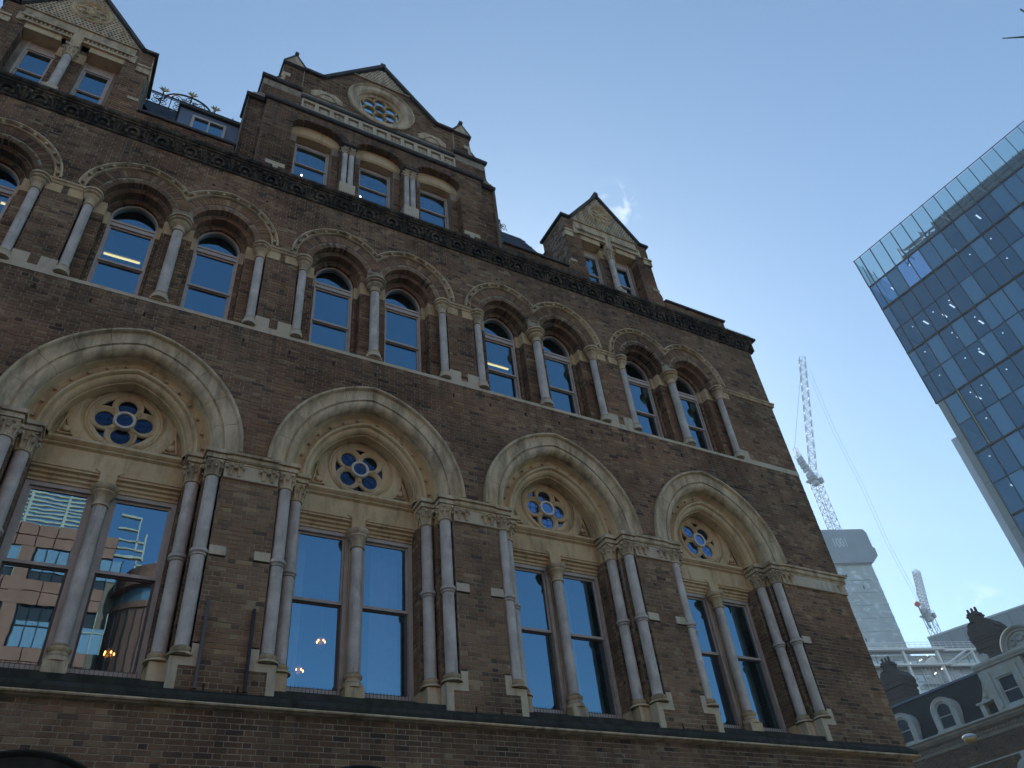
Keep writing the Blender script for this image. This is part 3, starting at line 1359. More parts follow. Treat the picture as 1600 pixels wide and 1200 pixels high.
def ring_bricks(c, rin, rout, y0, y1, off, zc, side, wdt=.078, lim=None, tb=0.5):
    r = (rin + rout) / 2
    am = math.acos(off / r)
    n = max(3, int(am * r / wdt))
    for i in range(n):
        a0 = am * i / n + .004 / r
        a1 = am * (i + 1) / n - .004 / r
        jj = random.uniform(-.003, .003)
        P = []
        for (rr, aa) in ((rin, a0), (rin, a1), (rout, a1), (rout, a0)):
            P.append((c + side * (-off + rr * math.cos(aa)), zc + rr * math.sin(aa)))
        if lim is not None:
            mx = sum(p[0] for p in P) / 4
            if (mx - lim[0]) * lim[1] < 0.0:
                continue
        t = rt()
        vb.prism(P, y0 + jj, y1, t)


for k in BAYS:
    X = 4.0 * k
    for s in (1, -1):
        c = X + s * .79
        for q in (1, -1):
            lim = (X, s) if q == -s else None
            ring_bricks(c, .86, 1.05, .0, .12, .104, 14.62, q, .075, lim)
            ring_bricks(c, .724, .852, .012, .16, .104, 14.61, q, .070, lim)
            ring_bricks(c, .630, .72, .17, .34, .104, 14.60, q, .072)
            ring_bricks(c, .534, .626, .37, .54, .104, 14.60, q, .072)
            arch_sweep(vm, [(1.10, .01), (.862, .012), (.735, .02), (.735, .172), (.64, .182), (.64, .37), (.545, .38), (.545, .56)], c, 14.60, .104, 0, 1, 10, q)
stuff(vb.build('arch_brickwork', M['brick'], bld, tint=True))
vm.build('arch_mortar', M['mortar'], bld)

# hood mouldings over the pairs, with ball studs
HOOD = [(1.184, .02), (1.184, -.06), (1.172, -.08), (1.155, -.08), (1.14, -.06), (1.135, .0), (1.080, .0), (1.075, -.045), (1.062, -.06), (1.048, -.045), (1.045, .02)]


def hood_pair():
    mb = MB()
    for s in (1, -1):
        c = s * .79
        for q in (1, -1):
            n = 18
            rows = []
            for i in range(n + 1):
                t = i / n
                row = []
                for r, y in HOOD:
                    am = math.acos(.104 / r)
                    if q == -s:      # inner arc stops at the meeting point x=0
                        amin = math.acos(min(1, (.79 + .104) / r)) if (.894 / r) < 1 else 0
                        a = amin + (am - amin) * t
                    else:
                        a = am * t
                    row.append(mb.av((c + q * (-.104 + r * math.cos(a)), y, 14.65 + r * math.sin(a))))
                rows.append(row)
            for A, B in zip(rows, rows[1:]):
                for i in range(len(HOOD) - 1):
                    mb.fi((A[i], B[i], B[i + 1], A[i + 1]))
            r = 1.105
            am = math.acos(.104 / r)
            a0 = 0 if q == s else math.acos(.894 / r)
            cnt = 6 if q == s else 3
            for i in range(cnt):
                a = a0 + (am - a0) * (i + .5) / cnt
                mb.ball((c + q * (-.104 + r * math.cos(a)), -.045, 14.65 + r * math.sin(a)), .036, 8, 5)
    return mb


hp = None
for k in BAYS:
    if hp is None:
        hp = hood_pair().build('hood_moulding', M['stone'], bld, (4.0 * k, 0, 0), smooth=True)
    else:
        copy_part(hp, bld, (4.0 * k, 0, 0))


# upper columns
def ucol(cx, cy, r, zt, capr, zb=12.42):
    s = MB()
    s.lathe([(r, zb + .07), (r * .97, zt)], cx, cy, 18)
    o = s.build('column', M['shaft'], bld, smooth=True)
    q = MB()
    q.lathe([(r * 1.55, zb - .10), (r * 1.55, zb - .02), (r * 1.35, zb + .0), (r * 1.2, zb + .03), (r * 1.35, zb + .05), (r * 1.25, zb + .075), (r, zb + .09)], cx, cy, 16)
    q.build('base', M['stonepale'], o, smooth=True)
    q = MB()
    h = 14.585 - zt
    q.lathe([(r, zt - .02), (r * 1.2, zt - .012), (r * 1.2, zt + .015), (r * 1.05, zt + .025), (r * 1.08, zt + .30 * h), (capr * .62, zt + .42 * h), (capr * .78, zt + .50 * h), (capr * .80, zt + .54 * h),
             (capr * .62, zt + .56 * h), (capr * .64, zt + .62 * h), (capr * .90, zt + .70 * h), (capr * .92, zt + .75 * h), (capr * .76, zt + .77 * h), (capr * .78, zt + .83 * h), (capr * .99, zt + .88 * h), (capr, zt + .95 * h), (capr * .95, zt + h)], cx, cy, 22)
    q.build('capital', M['stone'], o, smooth=True)
    return o


pu = [ucol(0.0, .03, .098, 14.24, .235), ucol(1.565, .02, .082, 14.20, .185), ucol(-1.565, .02, .082, 14.20, .185)]
for k in BAYS:
    for o in pu:
        if k == BAYS[0]:
            o.location = (4.0 * k, 0, 0)
        else:
            copy_part(o, bld, (4.0 * k, 0, 0))

# upper impost string, sill band, cream blocks
us = MB()
UPROF = [(.05, 14.52), (-.02, 14.52), (-.035, 14.54), (-.025, 14.56), (-.03, 14.575), (-.06, 14.59), (-.07, 14.615), (-.055, 14.64), (.0, 14.655), (.05, 14.66)]
for k in (-1, 0, 1, 2):
    us.extx(UPROF, 4.0 * k + 1.70, 4.0 * k + 2.30)
us.extx(UPROF, 13.70, XR + .07)
us.extx(UPROF, XL, -5.70)
us.build_split('impost_string', M['stone'], bld)
sbm = MB()
for k in (-1, 0, 1, 2, 3):
    X = 4.0 * k
    sbm.extx([(.02, 12.215), (-.008, 12.215), (-.012, 12.285), (.0, 12.30), (.5, 12.40), (.5, 12.215)], X - 1.66, X + 1.66)
for a, b_ in [(4.0 * k + 1.66, 4.0 * k + 2.34) for k in (-1, 0, 1, 2)] + [(13.66, XR), (XL, -5.66)]:
    sbm.box(a, b_, -.009, .18, 12.215, 12.36)
sbm.build_split('sill_band', M['stonepale'], bld)
for k in BAYS:
    X = 4.0 * k
    for s in (1, -1):
        mb = MB()
        a, b_ = sorted((X + s * 1.66, X + s * 1.92))
        mb.box(a, b_, -.008, .17, 12.361, 12.60)
        mb.build('stepped_sill_stone', M['stonepale'], bld)
        mb = MB()
        a, b_ = sorted((X + s * 1.685, X + s * 1.947))
        mb.box(a, b_, -.006, .17, 14.302, 14.519)
        mb.build('quoin_block', M['stonewarm'], bld)
    mb = MB()     # plinth of middle column
    mb.prism([(X - .17, 12.30), (X + .17, 12.30), (X + .14, 12.37), (X - .14, 12.37)], -.03, .17)
    mb.build('column_plinth', M['stonepale'], bld)

# weep slots: black blocks on the brick face stand in for the shade inside
wh = MB()
slots = []
x = -5.2
while x < 15:
    slots.append((x, 11.86, .03, .085))
    x += .84
for k in (-1, 0, 1, 2, 3):
    slots += [(4 * k + 1.78, 5.61, .018, .10), (4 * k + 2.22, 5.61, .018, .10)]
    slots += [(4 * k - .9, 16.02, .05, .035), (4 * k + .4, 15.98, .05, .04), (4 * k + 1.5, 16.02, .05, .035)]
for (x, z, w, h) in slots:
    wv = arc_hw(z, 9.40, 2.125, .325)
    if 11.8 < z < 12 or True:
        wh.box(x - w / 2, x + w / 2, -.008, .02, z, z + h)
wh.build_split('weep_slot_shade', M['hole'], bld)

# iron strips on the first pier
for (xx, z0, z1, mm) in ((1.66, 5.62, 6.86, M['ironpale']), (2.30, 5.62, 6.80, M['iron'])):
    mb = MB()
    mb.box(xx - .02, xx + .02, -.075, -.03, z0, z1)
    mb.box(xx - .01, xx + .01, -.03, .01, z0 + .2, z0 + .24)
    mb.box(xx - .01, xx + .01, -.03, .01, z1 - .24, z1 - .2)
    mb.build('iron_strip', mm, bld)

# ---- main cornice
co = MB()
CP = [(.05, 16.58), (-.02, 16.58), (-.045, 16.595), (-.045, 16.62), (-.02, 16.635), (-.01, 16.65), (-.01, 16.86), (-.04, 16.89),
      (-.09, 16.92), (-.10, 16.94), (-.135, 16.95), (-.14, 16.975), (-.175, 16.99), (-.20, 17.02), (-.205, 17.05), (-.16, 17.06), (.1, 17.10)]
co.extx(CP, XL, XR + .10)
co.box(XR + .02, XR + .20, -.205, 3, 16.98, 17.05)
co.box(XR + .02, XR + .10, -.1, 3, 16.6, 16.98)
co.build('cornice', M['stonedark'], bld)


def corbel(kind):
    mb = MB()
    if kind == 0:     # little arched niche with drops
        mb.ringxz(0, 16.76, [(.135, .0), (.135, -.075), (.115, -.09), (.09, -.075), (.09, .0)], 10, 0, PI)
        mb.box(-.135, -.09, -.075, 0, 16.66, 16.76)
        mb.box(.09, .135, -.075, 0, 16.66, 16.76)
        mb.ball((-.112, -.06, 16.66), .035, 6, 4)
        mb.ball((.112, -.06, 16.66), .035, 6, 4)
        mb.ball((0, -.03, 16.74), .05, 6, 4, 1, .6, 1.2)
    else:             # three-fingered leaf
        for dx, tp in ((-.10, .06), (0, .0), (.10, .06)):
            mb.tube([(dx * .35, -.01, 16.65), (dx * .7, -.04, 16.73), (dx, -.09, 16.84 - tp * .4), (dx * 1.2, -.13, 16.88 - tp), (dx * 1.15, -.14, 16.84 - tp)], [.018, .028, .034, .03, .012], 5)
            mb.ball((dx * 1.15, -.125, 16.85 - tp), .035, 6, 4)
    return mb


pc = {}
x = XL + .3
i = 0
while x < XR + .05:
    kind = i % 2
    if kind not in pc:
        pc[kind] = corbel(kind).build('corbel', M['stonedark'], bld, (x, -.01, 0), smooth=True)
    else:
        copy_part(pc[kind], bld, (x, -.01, 0))
    x += .2835
    i += 1
sp = MB()
x = XL
while x < XR:
    sp.box(x - .003, x + .003, -.195, -.189, 17.05, 17.12)
    sp.box(x + .02, x + .026, -.17, -.164, 17.05, 17.13)
    x += .055
for k in BAYS:
    for i in range(36):
        xx = 4 * k - 1.03 + i * .058
        sp.box(xx - .003, xx + .003, .64, .646, 5.94, 6.04)
    for i in range(42):
        xx = 4 * k - 1.2 + i * .058
        if abs(xx - 4 * k) > .3:
            sp.box(xx - .003, xx + .003, .06, .066, 12.30, 12.36)
stuff(sp.build('bird_spikes', M['iron'], bld))

# parapets between gables
pb = []
pm = MB()
PAR = [(XL, -4.6), (-1.4, .62), (7.44, 9.4), (12.7, 14.87)]
for a, b_ in PAR:
    course_bricks(lambda z, a=a, b_=b_: [(a, b_)], 17.05, 17.58, pb)
    pm.box(a, b_, .012, .35, 16.9, 17.58)
pbm = MB()
for B in pb:
    add_brick(pbm, B, FRONT)
stuff(pbm.build('parapet_brickwork', M['brick'], bld, tint=True))
pm.build_split('parapet', M['mortar'], bld)
cp = MB()
for a, b_ in PAR:
    cp.extx([(-.05, 17.582), (-.06, 17.60), (-.06, 17.64), (.15, 17.70), (.42, 17.64), (.42, 17.582)], a, b_ + .03)
cp.build_split('parapet_coping', M['coping'], bld)

# ---- gables
gb = MB()     # gable bricks
gm = MB()     # gable core
GC = 4.03


def poly_hw(pts, z):
    """half width of right-hand outline pts (w,z) at z (pts sorted by descending z)"""
    best = -1
    for (w0, z0), (w1, z1) in zip(pts, pts[1:]):
        lo, hi = min(z0, z1), max(z0, z1)
        if lo <= z <= hi and hi > lo:
            t = (z - z0) / (z1 - z0)
            best = max(best, w0 + (w1 - w0) * t)
    return best


BG = [(0, 23.86), (1.62, 21.95), (2.15, 21.95), (2.16, 21.96), (2.70, 21.96), (2.70, 21.25), (2.78, 21.12), (2.92, 20.98), (3.12, 20.92), (3.12, 20.25), (3.16, 20.14), (3.36, 20.0), (3.36, 16.9)]


def big_iv(z):
    w = poly_hw(BG, z)
    if w <= 0:
        return []
    if z < 20.02:
        w = 2.94
    iv = [(GC - w, GC + w)]
    for c in (-1.63, 0, 1.63):
        if 17.05 < z < 19.40:
            hw = .625
        elif z < 19.74:
            q = (z - 19.40) / .34
            hw = .625 * math.sqrt(max(0, 1 - q * q)) if z >= 19.4 else 0
        else:
            hw = 0
        if hw > 0 and z > 17.05:
            iv = sub(iv, GC + c - hw, GC + c + hw)
    if z < 19.26 and z > 17.05:
        for c in (-.815, .815):
            iv = sub(iv, GC + c - .21, GC + c + .21)
    if 20.19 < z < 20.64:
        iv = sub(iv, GC - 2.12, GC + 2.17)
    if abs(z - 21.75) < .9:
        hw = math.sqrt(.9 ** 2 - (z - 21.75) ** 2)
        iv = sub(iv, GC - .0 - hw, GC + hw)
    if z > 22.89:
        return []
    if 21.0 < z < 21.32:
        for c in (-1.50, 1.50):
            iv = sub(iv, GC + c - .42, GC + c + .42)
    return iv


out = []
course_bricks(big_iv, 17.05, 20.02, out)
course_bricks(big_iv, 20.19, 20.64, out)
course_bricks(big_iv, 20.95, 22.89, out)
for B in out:
    add_brick(gb, B, FRONT)
backing(big_iv, 17.05, 20.02, .009, gm)
backing(big_iv, 20.02, 22.89, .009, gm)
# set-back outer strips
for s in (1, -1):
    out = []
    course_bricks(lambda z: [(2.95, 3.36)], 17.05, 20.0, out)
    for B in out:
        u0, u1, z0, z1 = B
        if s > 0:
            add_brick(gb, (GC + u0, GC + u1, z0, z1), lambda u, d, z: (u, d + .15, z))
        else:
            add_brick(gb, (GC - u1, GC - u0, z0, z1), lambda u, d, z: (u, d + .15, z))
    gm.box(GC + min(s * 2.93, s * 3.355), GC + max(s * 2.93, s * 3.355), .16, .8, 16.9, 20.0)
# thickness of the gable (sides and top skin)
sideo = [(GC + w, z) for w, z in BG[1:]]
sideo2 = [(GC - w, z) for w, z in BG[1:]]
for pl in (sideo, sideo2):
    for (xa, za), (xb, zb) in zip(pl, pl[1:]):
        gm.face([(xa, .01, za), (xb, .01, zb), (xb, 1.2, zb), (xa, 1.2, za)])
gm.face([(GC - 3.3, 1.2, 16.9), (GC + 3.3, 1.2, 16.9), (GC + 3.3, 1.2, 20), (GC + 2.7, 1.2, 21.9), (GC + 1.6, 1.2, 21.9), (GC, 1.2, 23.8), (GC - 1.6, 1.2, 21.9), (GC - 2.7, 1.2, 21.9), (GC - 3.3, 1.2, 20)])
# window reveals of the big gable
for c in (-1.63, 0, 1.63):
    for s in (1, -1):
        x0 = GC + c + s * .625
        x1 = GC + c + s * .44
        if (c, s) in ((-1.63, 1), (0, -1), (0, 1), (1.63, -1)):
            y0 = .14
        else:
            y0 = 0
        out = []
        course_bricks(lambda z: [(0, .22)], 17.1, 19.0, out)
        for B in out:
            add_brick(gb, B, lambda u, d, z, x0=x0, s=s: (x0 + s * d * 1.0, u + .0, z))
        out = []
        L = .18
        course_bricks(lambda z: [(0, L)], 17.1, 19.0, out)
        for B in out:
            add_brick(gb, B, lambda u, d, z, x0=x0, s=s: (x0 - s * u, .22 + d, z))
        gm.box(min(x0, x0 - s * .18), max(x0, x0 - s * .18), .23, .5, 17.0, 19.6)
        gm.face([(x0 + s * .009, .0, 17.0), (x0 + s * .009, .24, 17.0), (x0 + s * .009, .24, 19.7), (x0 + s * .009, .0, 19.7)])
gs = []
for c in (-1.63, 0, 1.63):
    mb = MB()
    X = GC + c
    # segmental soffit: lower edge bowed
    N = 10
    low = [(X - .63 + 1.26 * i / N, 19.26 + .13 * math.sin(PI * i / N)) for i in range(N + 1)]
    up = [(X - .63 + 1.26 * i / N, 19.42 + .40 * math.sqrt(max(0.0, 1 - (2 * i / N - 1) ** 2))) for i in range(N + 1)]
    A = [mb.av((x, .20, z)) for x, z in low]
    A2 = [mb.av((x, .24, z - .05)) for x, z in low]
    B = [mb.av((x, .20, z)) for x, z in up]
    C_ = [mb.av((x, .44, z - .06)) for x, z in low]
    for i in range(N):
        mb.fi((A[i], A[i + 1], B[i + 1], B[i]))
        mb.fi((A[i], A2[i], A2[i + 1], A[i + 1]))
        mb.fi((A2[i], C_[i], C_[i + 1], A2[i + 1]))
    mb.box(X - .44, X - .42, .42, .5, 17.0, 19.3)
    mb.build('window_lintel', M['stonewarm'], bld)
    # soffit bricks of the arch
    for i in range(18):
        f0, f1 = PI * i / 18 + .01, PI * (i + 1) / 18 - .01
        P = []
        for rr, ff in ((1.0, f0), (1.0, f1), (1.30, f1), (1.30, f0)):
            hx = .625 if rr == 1.0 else .80
            hz = .34 if rr == 1.0 else .50
            P.append((X + hx * math.cos(ff), 19.40 + hz * math.sin(ff)))
        gb.prism(P, -.012, .20, rt() * .3)
    fr = MB()
    x0, x1 = X - .44, X + .44
    fr.box(x0, x0 + .05, .42, .52, 17.1, 19.3)
    fr.box(x1 - .05, x1, .42, .52, 17.1, 19.3)
    fr.box(x0 + .05, x1 - .05, .42, .52, 19.17, 19.22)
    fr.box(x0 + .05, x1 - .05, .46, .52, 19.22, 19.5)
    w = fr.build('gable_window', M['framepale'], bld)
    for (za, zb, yy) in ((17.2, 18.48, .47), (18.46, 19.17, .44)):
        sa = MB()
        sa.box(x0 + .05, x0 + .08, yy, yy + .03, za, zb)
        sa.box(x1 - .08, x1 - .05, yy, yy + .03, za, zb)
        sa.box(x0 + .08, x1 - .08, yy, yy + .03, za, za + .04)
        sa.box(x0 + .08, x1 - .08, yy, yy + .03, zb - .03, zb)
        sa.build('sash', M['framepale'], w)
        pane(w, x0 + .08, x1 - .08, za + .04, zb - .03, yy + .015)
# paired colonnettes
for c in (-.815, .815):
    for dx in (-.085, .085):
        X = GC + c + dx
        s_ = MB()
        s_.lathe([(.072, 17.70), (.070, 18.95)], X, .04, 14)
        o = s_.build('column', M['shaft'], bld, smooth=True)
        capital(18.95, 19.13, .07, X, .04).build('capital', M['stone'], o, smooth=True)
        q = MB()
        q.lathe([(.10, 17.62), (.095, 17.66), (.08, 17.68), (.085, 17.70), (.07, 17.72)], X, .04, 14)
        q.build('base', M['stonepale'], o, smooth=True)
    mb = MB()
    mb.box(GC + c - .19, GC + c + .19, -.07, .2, 17.05, 17.62)
    mb.build('base_stone', M['stonepale'], bld)
    mb = MB()
    mb.box(GC + c - .20, GC + c + .20, -.06, .2, 19.13, 19.20)
    mb.box(GC + c - .21, GC + c + .21, -.085, .2, 19.202, 19.26)
    mb.build('impost_block', M['stonedark'], bld)
    mb = MB()
    mb.box(GC + c - .17, GC + c + .17, .13, .3, 17.05, 19.13)
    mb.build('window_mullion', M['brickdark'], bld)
for s in (1, -1):   # L-shaped quoins low on the gable
    mb = MB()
    P = [(2.42, 17.05), (2.55, 17.05), (2.55, 17.42), (2.72, 17.42), (2.72, 17.56), (2.28, 17.56), (2.28, 17.42), (2.42, 17.42)]
    mb.prism([(GC + s * x, z) for x, z in P], -.008, .02)
    mb.build('quoin_block', M['stonepale'], bld)

# strings on the big gable and the carved panel band
mb = MB()
STR = [(.03, 0), (-.05, 0), (-.08, .03), (-.085, .10), (-.05, .15), (.03, .18)]
mb.extx([(y, 20.02 + z) for y, z in STR], GC - 3.0, GC + 3.0)
for s in (1, -1):
    mb.extx([(y + .12, 19.98 + z) for y, z in STR], min(GC + s * 2.99, GC + s * 3.42), max(GC + s * 2.99, GC + s * 3.42))
    xe = GC + s * 2.15
    mb.extx([(y, 20.92 + z * .9) for y, z in STR], min(xe, GC + s * 3.17), max(xe, GC + s * 3.17))
    mb.box(min(GC + s * 2.14, GC + s * 2.74), max(GC + s * 2.14, GC + s * 2.74), -.04, .3, 21.95, 22.0)
mb.extx([(.03, 20.64), (-.05, 20.64), (-.07, 20.66), (-.07, 20.71), (-.04, 20.75), (.03, 20.95)], GC - 2.15, GC + 2.15)
mb.build_split('gable_string', M['coping'], bld, gap=-.02)
for i in range(11):
    x0 = GC - 2.12 + i * .39
    mb = MB()
    w = .39
    mb.box(x0, x0 + .05, -.02, .06, 20.19, 20.64)
    mb.box(x0 + w - .052, x0 + w - .002, -.02, .06, 20.19, 20.64)
    mb.box(x0 + .05, x0 + w - .052, -.02, .06, 20.55, 20.64)
    mb.box(x0 + .05, x0 + w - .052, -.02, .06, 20.19, 20.26)
    mb.box(x0 + .05, x0 + w - .052, .05, .06, 20.26, 20.55)
    if i % 2 == 0:
        for a in range(4):
            th = a * PI / 2 + PI / 4
            mb.ball((x0 + w / 2 + .06 * math.cos(th), .03, 20.405 + .06 * math.sin(th)), .05, 7, 4, 1, .7, 1)
    else:
        mb.box(x0 + .10, x0 + w - .10, .02, .05, 20.31, 20.50)
    mb.build('carved_panel', M['stonepale'], bld)
# round window
rd = MB()
rd.ringxz(GC, 21.75, [(.97, .03), (.97, -.06), (.94, -.08), (.91, -.06), (.90, -.03), (.74, -.02), (.72, .01), (.69, .0), (.665, .03), (.66, .09), (.63, .10), (.615, .09), (.60, .11), (.60, .14), (.58, .15)], 56)
r6 = rd.build('round_window', M['stone'], bld, smooth=True)
tr = MB()
for q in range(6):
    a = q * PI / 3 + PI / 6
    tr.ringxz(GC + .36 * math.cos(a), 21.75 + .36 * math.sin(a), [(.205, .15), (.205, .10), (.19, .085), (.168, .10), (.158, .15)], 20)
tr.ringxz(GC, 21.75, [(.60, .15), (.60, .09), (.57, .09), (.56, .15)], 36)
tr.build('tracery', M['stonewarm'], r6, smooth=True)
tr = MB()
tr.ringxz(GC, 21.75, [(.195, .15), (.195, .08), (.18, .065), (.16, .08), (.155, .15)], 24)
tr.build('centre_ring', M['stonepale'], r6, smooth=True)
tr = MB()
tr.ringxz(GC, 21.75, [(.001, .152), (.6, .152)], 30)
tr.build('pane', M['glass'], r6)
# lunettes
for c in (-1.50, 1.50):
    mb = MB()
    P = [(GC + c - .42, 21.0), (GC + c + .42, 21.0), (GC + c + .42, 21.2), (GC + c + .2, 21.36), (GC + c - .2, 21.36), (GC + c - .42, 21.2)]
    mb.prism(P, -.01, .03)
    mb.ringxz(GC + c, 20.98, [(.26, -.01), (.26, -.035), (.22, -.035), (.22, -.01)], 16, .1, PI - .1)
    mb.build('lunette_stone', M['stone'], bld)


def lattice(mb, inside, x0, x1, z0, z1, cell, bar, y0, y1):
    """pierced stone screen: inside(z)->(xa,xb)"""
    z = z0
    row = 0
    while z < z1:
        iv = inside(z + bar / 2)
        if iv:
            mb.box(iv[0], iv[1], y0, y1, z, z + bar)
        iv = inside(z + cell / 2)
        if iv:
            x = x0 + (cell / 2 if row % 2 else 0)
            while x < x1:
                if x > iv[0] and x + bar < iv[1]:
                    mb.box(x, x + bar, y0 + .002, y1, z + bar, z + cell)
                x += cell
        z += cell
        row += 1


mb = MB()


def ins_big(z):
    w = poly_hw(BG[:2], z) - .06
    return (GC - w, GC + w) if w > 0.02 else None


lattice(mb, ins_big, GC - 1, GC + 1, 22.92, 23.7, .088, .042, -.025, .03)
mb.prism([(GC - .76, 22.88), (GC + .76, 22.88), (GC, 23.8)], .03, .04)
mb.extx([(.03, 22.86), (-.05, 22.86), (-.06, 22.89), (-.03, 22.93), (.03, 22.93)], GC - .84, GC + .84)
mb.build('lattice_screen', M['stone'], bld)


def coping_line(mb, pts, yf=-.06, yb=1.25, th=.09):
    """slab running along a list of (x,z), thick upward"""
    n = len(pts)
    for i in range(n - 1):
        (xa, za), (xb, zb) = pts[i], pts[i + 1]
        L = math.hypot(xb - xa, zb - za)
        if L < 1e-6:
            continue
        nx, nz = -(zb - za) / L, (xb - xa) / L
        if nz < 0 or (abs(nz) < 1e-6 and (nx > 0) != ((xa + xb) / 2 > pts[0][0])):
            nx, nz = -nx, -nz
        e = .01
        ux, uz = (xb - xa) / L * e, (zb - za) / L * e
        P = [(xa - ux, za - uz), (xb + ux, zb + uz), (xb + ux + nx * th, zb + uz + nz * th), (xa - ux + nx * th, za - uz + nz * th)]
        mb.prism(P, yf, yb)


cg = MB()
for s in (1, -1):
    o_ = [(GC + s * w, z) for w, z in BG]
    coping_line(cg, [o_[0], o_[1], (GC + s * 2.16, 21.95)], -.09, 1.25, .10)
    coping_line(cg, [(GC + s * 2.70, 21.25), (GC + s * 2.78, 21.12), (GC + s * 2.92, 20.98), (GC + s * 3.14, 20.92)], -.02, .8, .05)
    coping_line(cg, [(GC + s * 3.12, 20.25), (GC + s * 3.16, 20.14), (GC + s * 3.38, 20.0)], .08, .8, .06)
    # pinnacle with its own little gable
    a = GC + s * 2.43
    cg.prism([(a - .31, 21.98), (a + .31, 21.98), (a + .31, 22.05), (a, 22.56), (a - .31, 22.05)], -.07, 1.0)
    cg.box(a - .05, a + .05, -.10, .1, 22.50, 22.62)
cg.box(GC - .07, GC + .07, -.10, .2, 23.90, 24.02)
cg.build_split('gable_coping', M['coping'], bld, gap=-.012)
mb = MB()
for s in (1, -1):
    a = GC + s * 2.43
    mb.prism([(a - .24, 22.02), (a + .24, 22.02), (a, 22.42)], -.078, -.06)
    mb.box(min(GC + s * 2.16, GC + s * 2.17), max(GC + s * 2.16, GC + s * 2.17), -.03, .3, 21.1, 21.95)
    mb.prism([(GC + s * 2.70, 21.55), (GC + s * 2.50, 21.55), (GC + s * 2.50, 21.40), (GC + s * 2.62, 21.40), (GC + s * 2.62, 21.1), (GC + s * 2.88, 21.05), (GC + s * 2.74, 21.22)], -.012, .02)
mb.build_split('pinnacle_stone', M['stone'], bld)
roofs = MB()
# big gable's own roof behind
roofs.face([(GC, 1.0, 23.75), (GC, 6.5, 23.75), (GC + 3.2, 6.5, 19.6), (GC + 3.2, 1.0, 19.6)])
roofs.face([(GC, 1.0, 23.75), (GC, 6.5, 23.75), (GC - 3.2, 6.5, 19.6), (GC - 3.2, 1.0, 19.6)])

# small gables
SG = [(0, 21.60), (1.24, 19.90), (1.5, 19.90), (1.5, 17.92), (1.58, 17.80), (1.58, 16.9)]


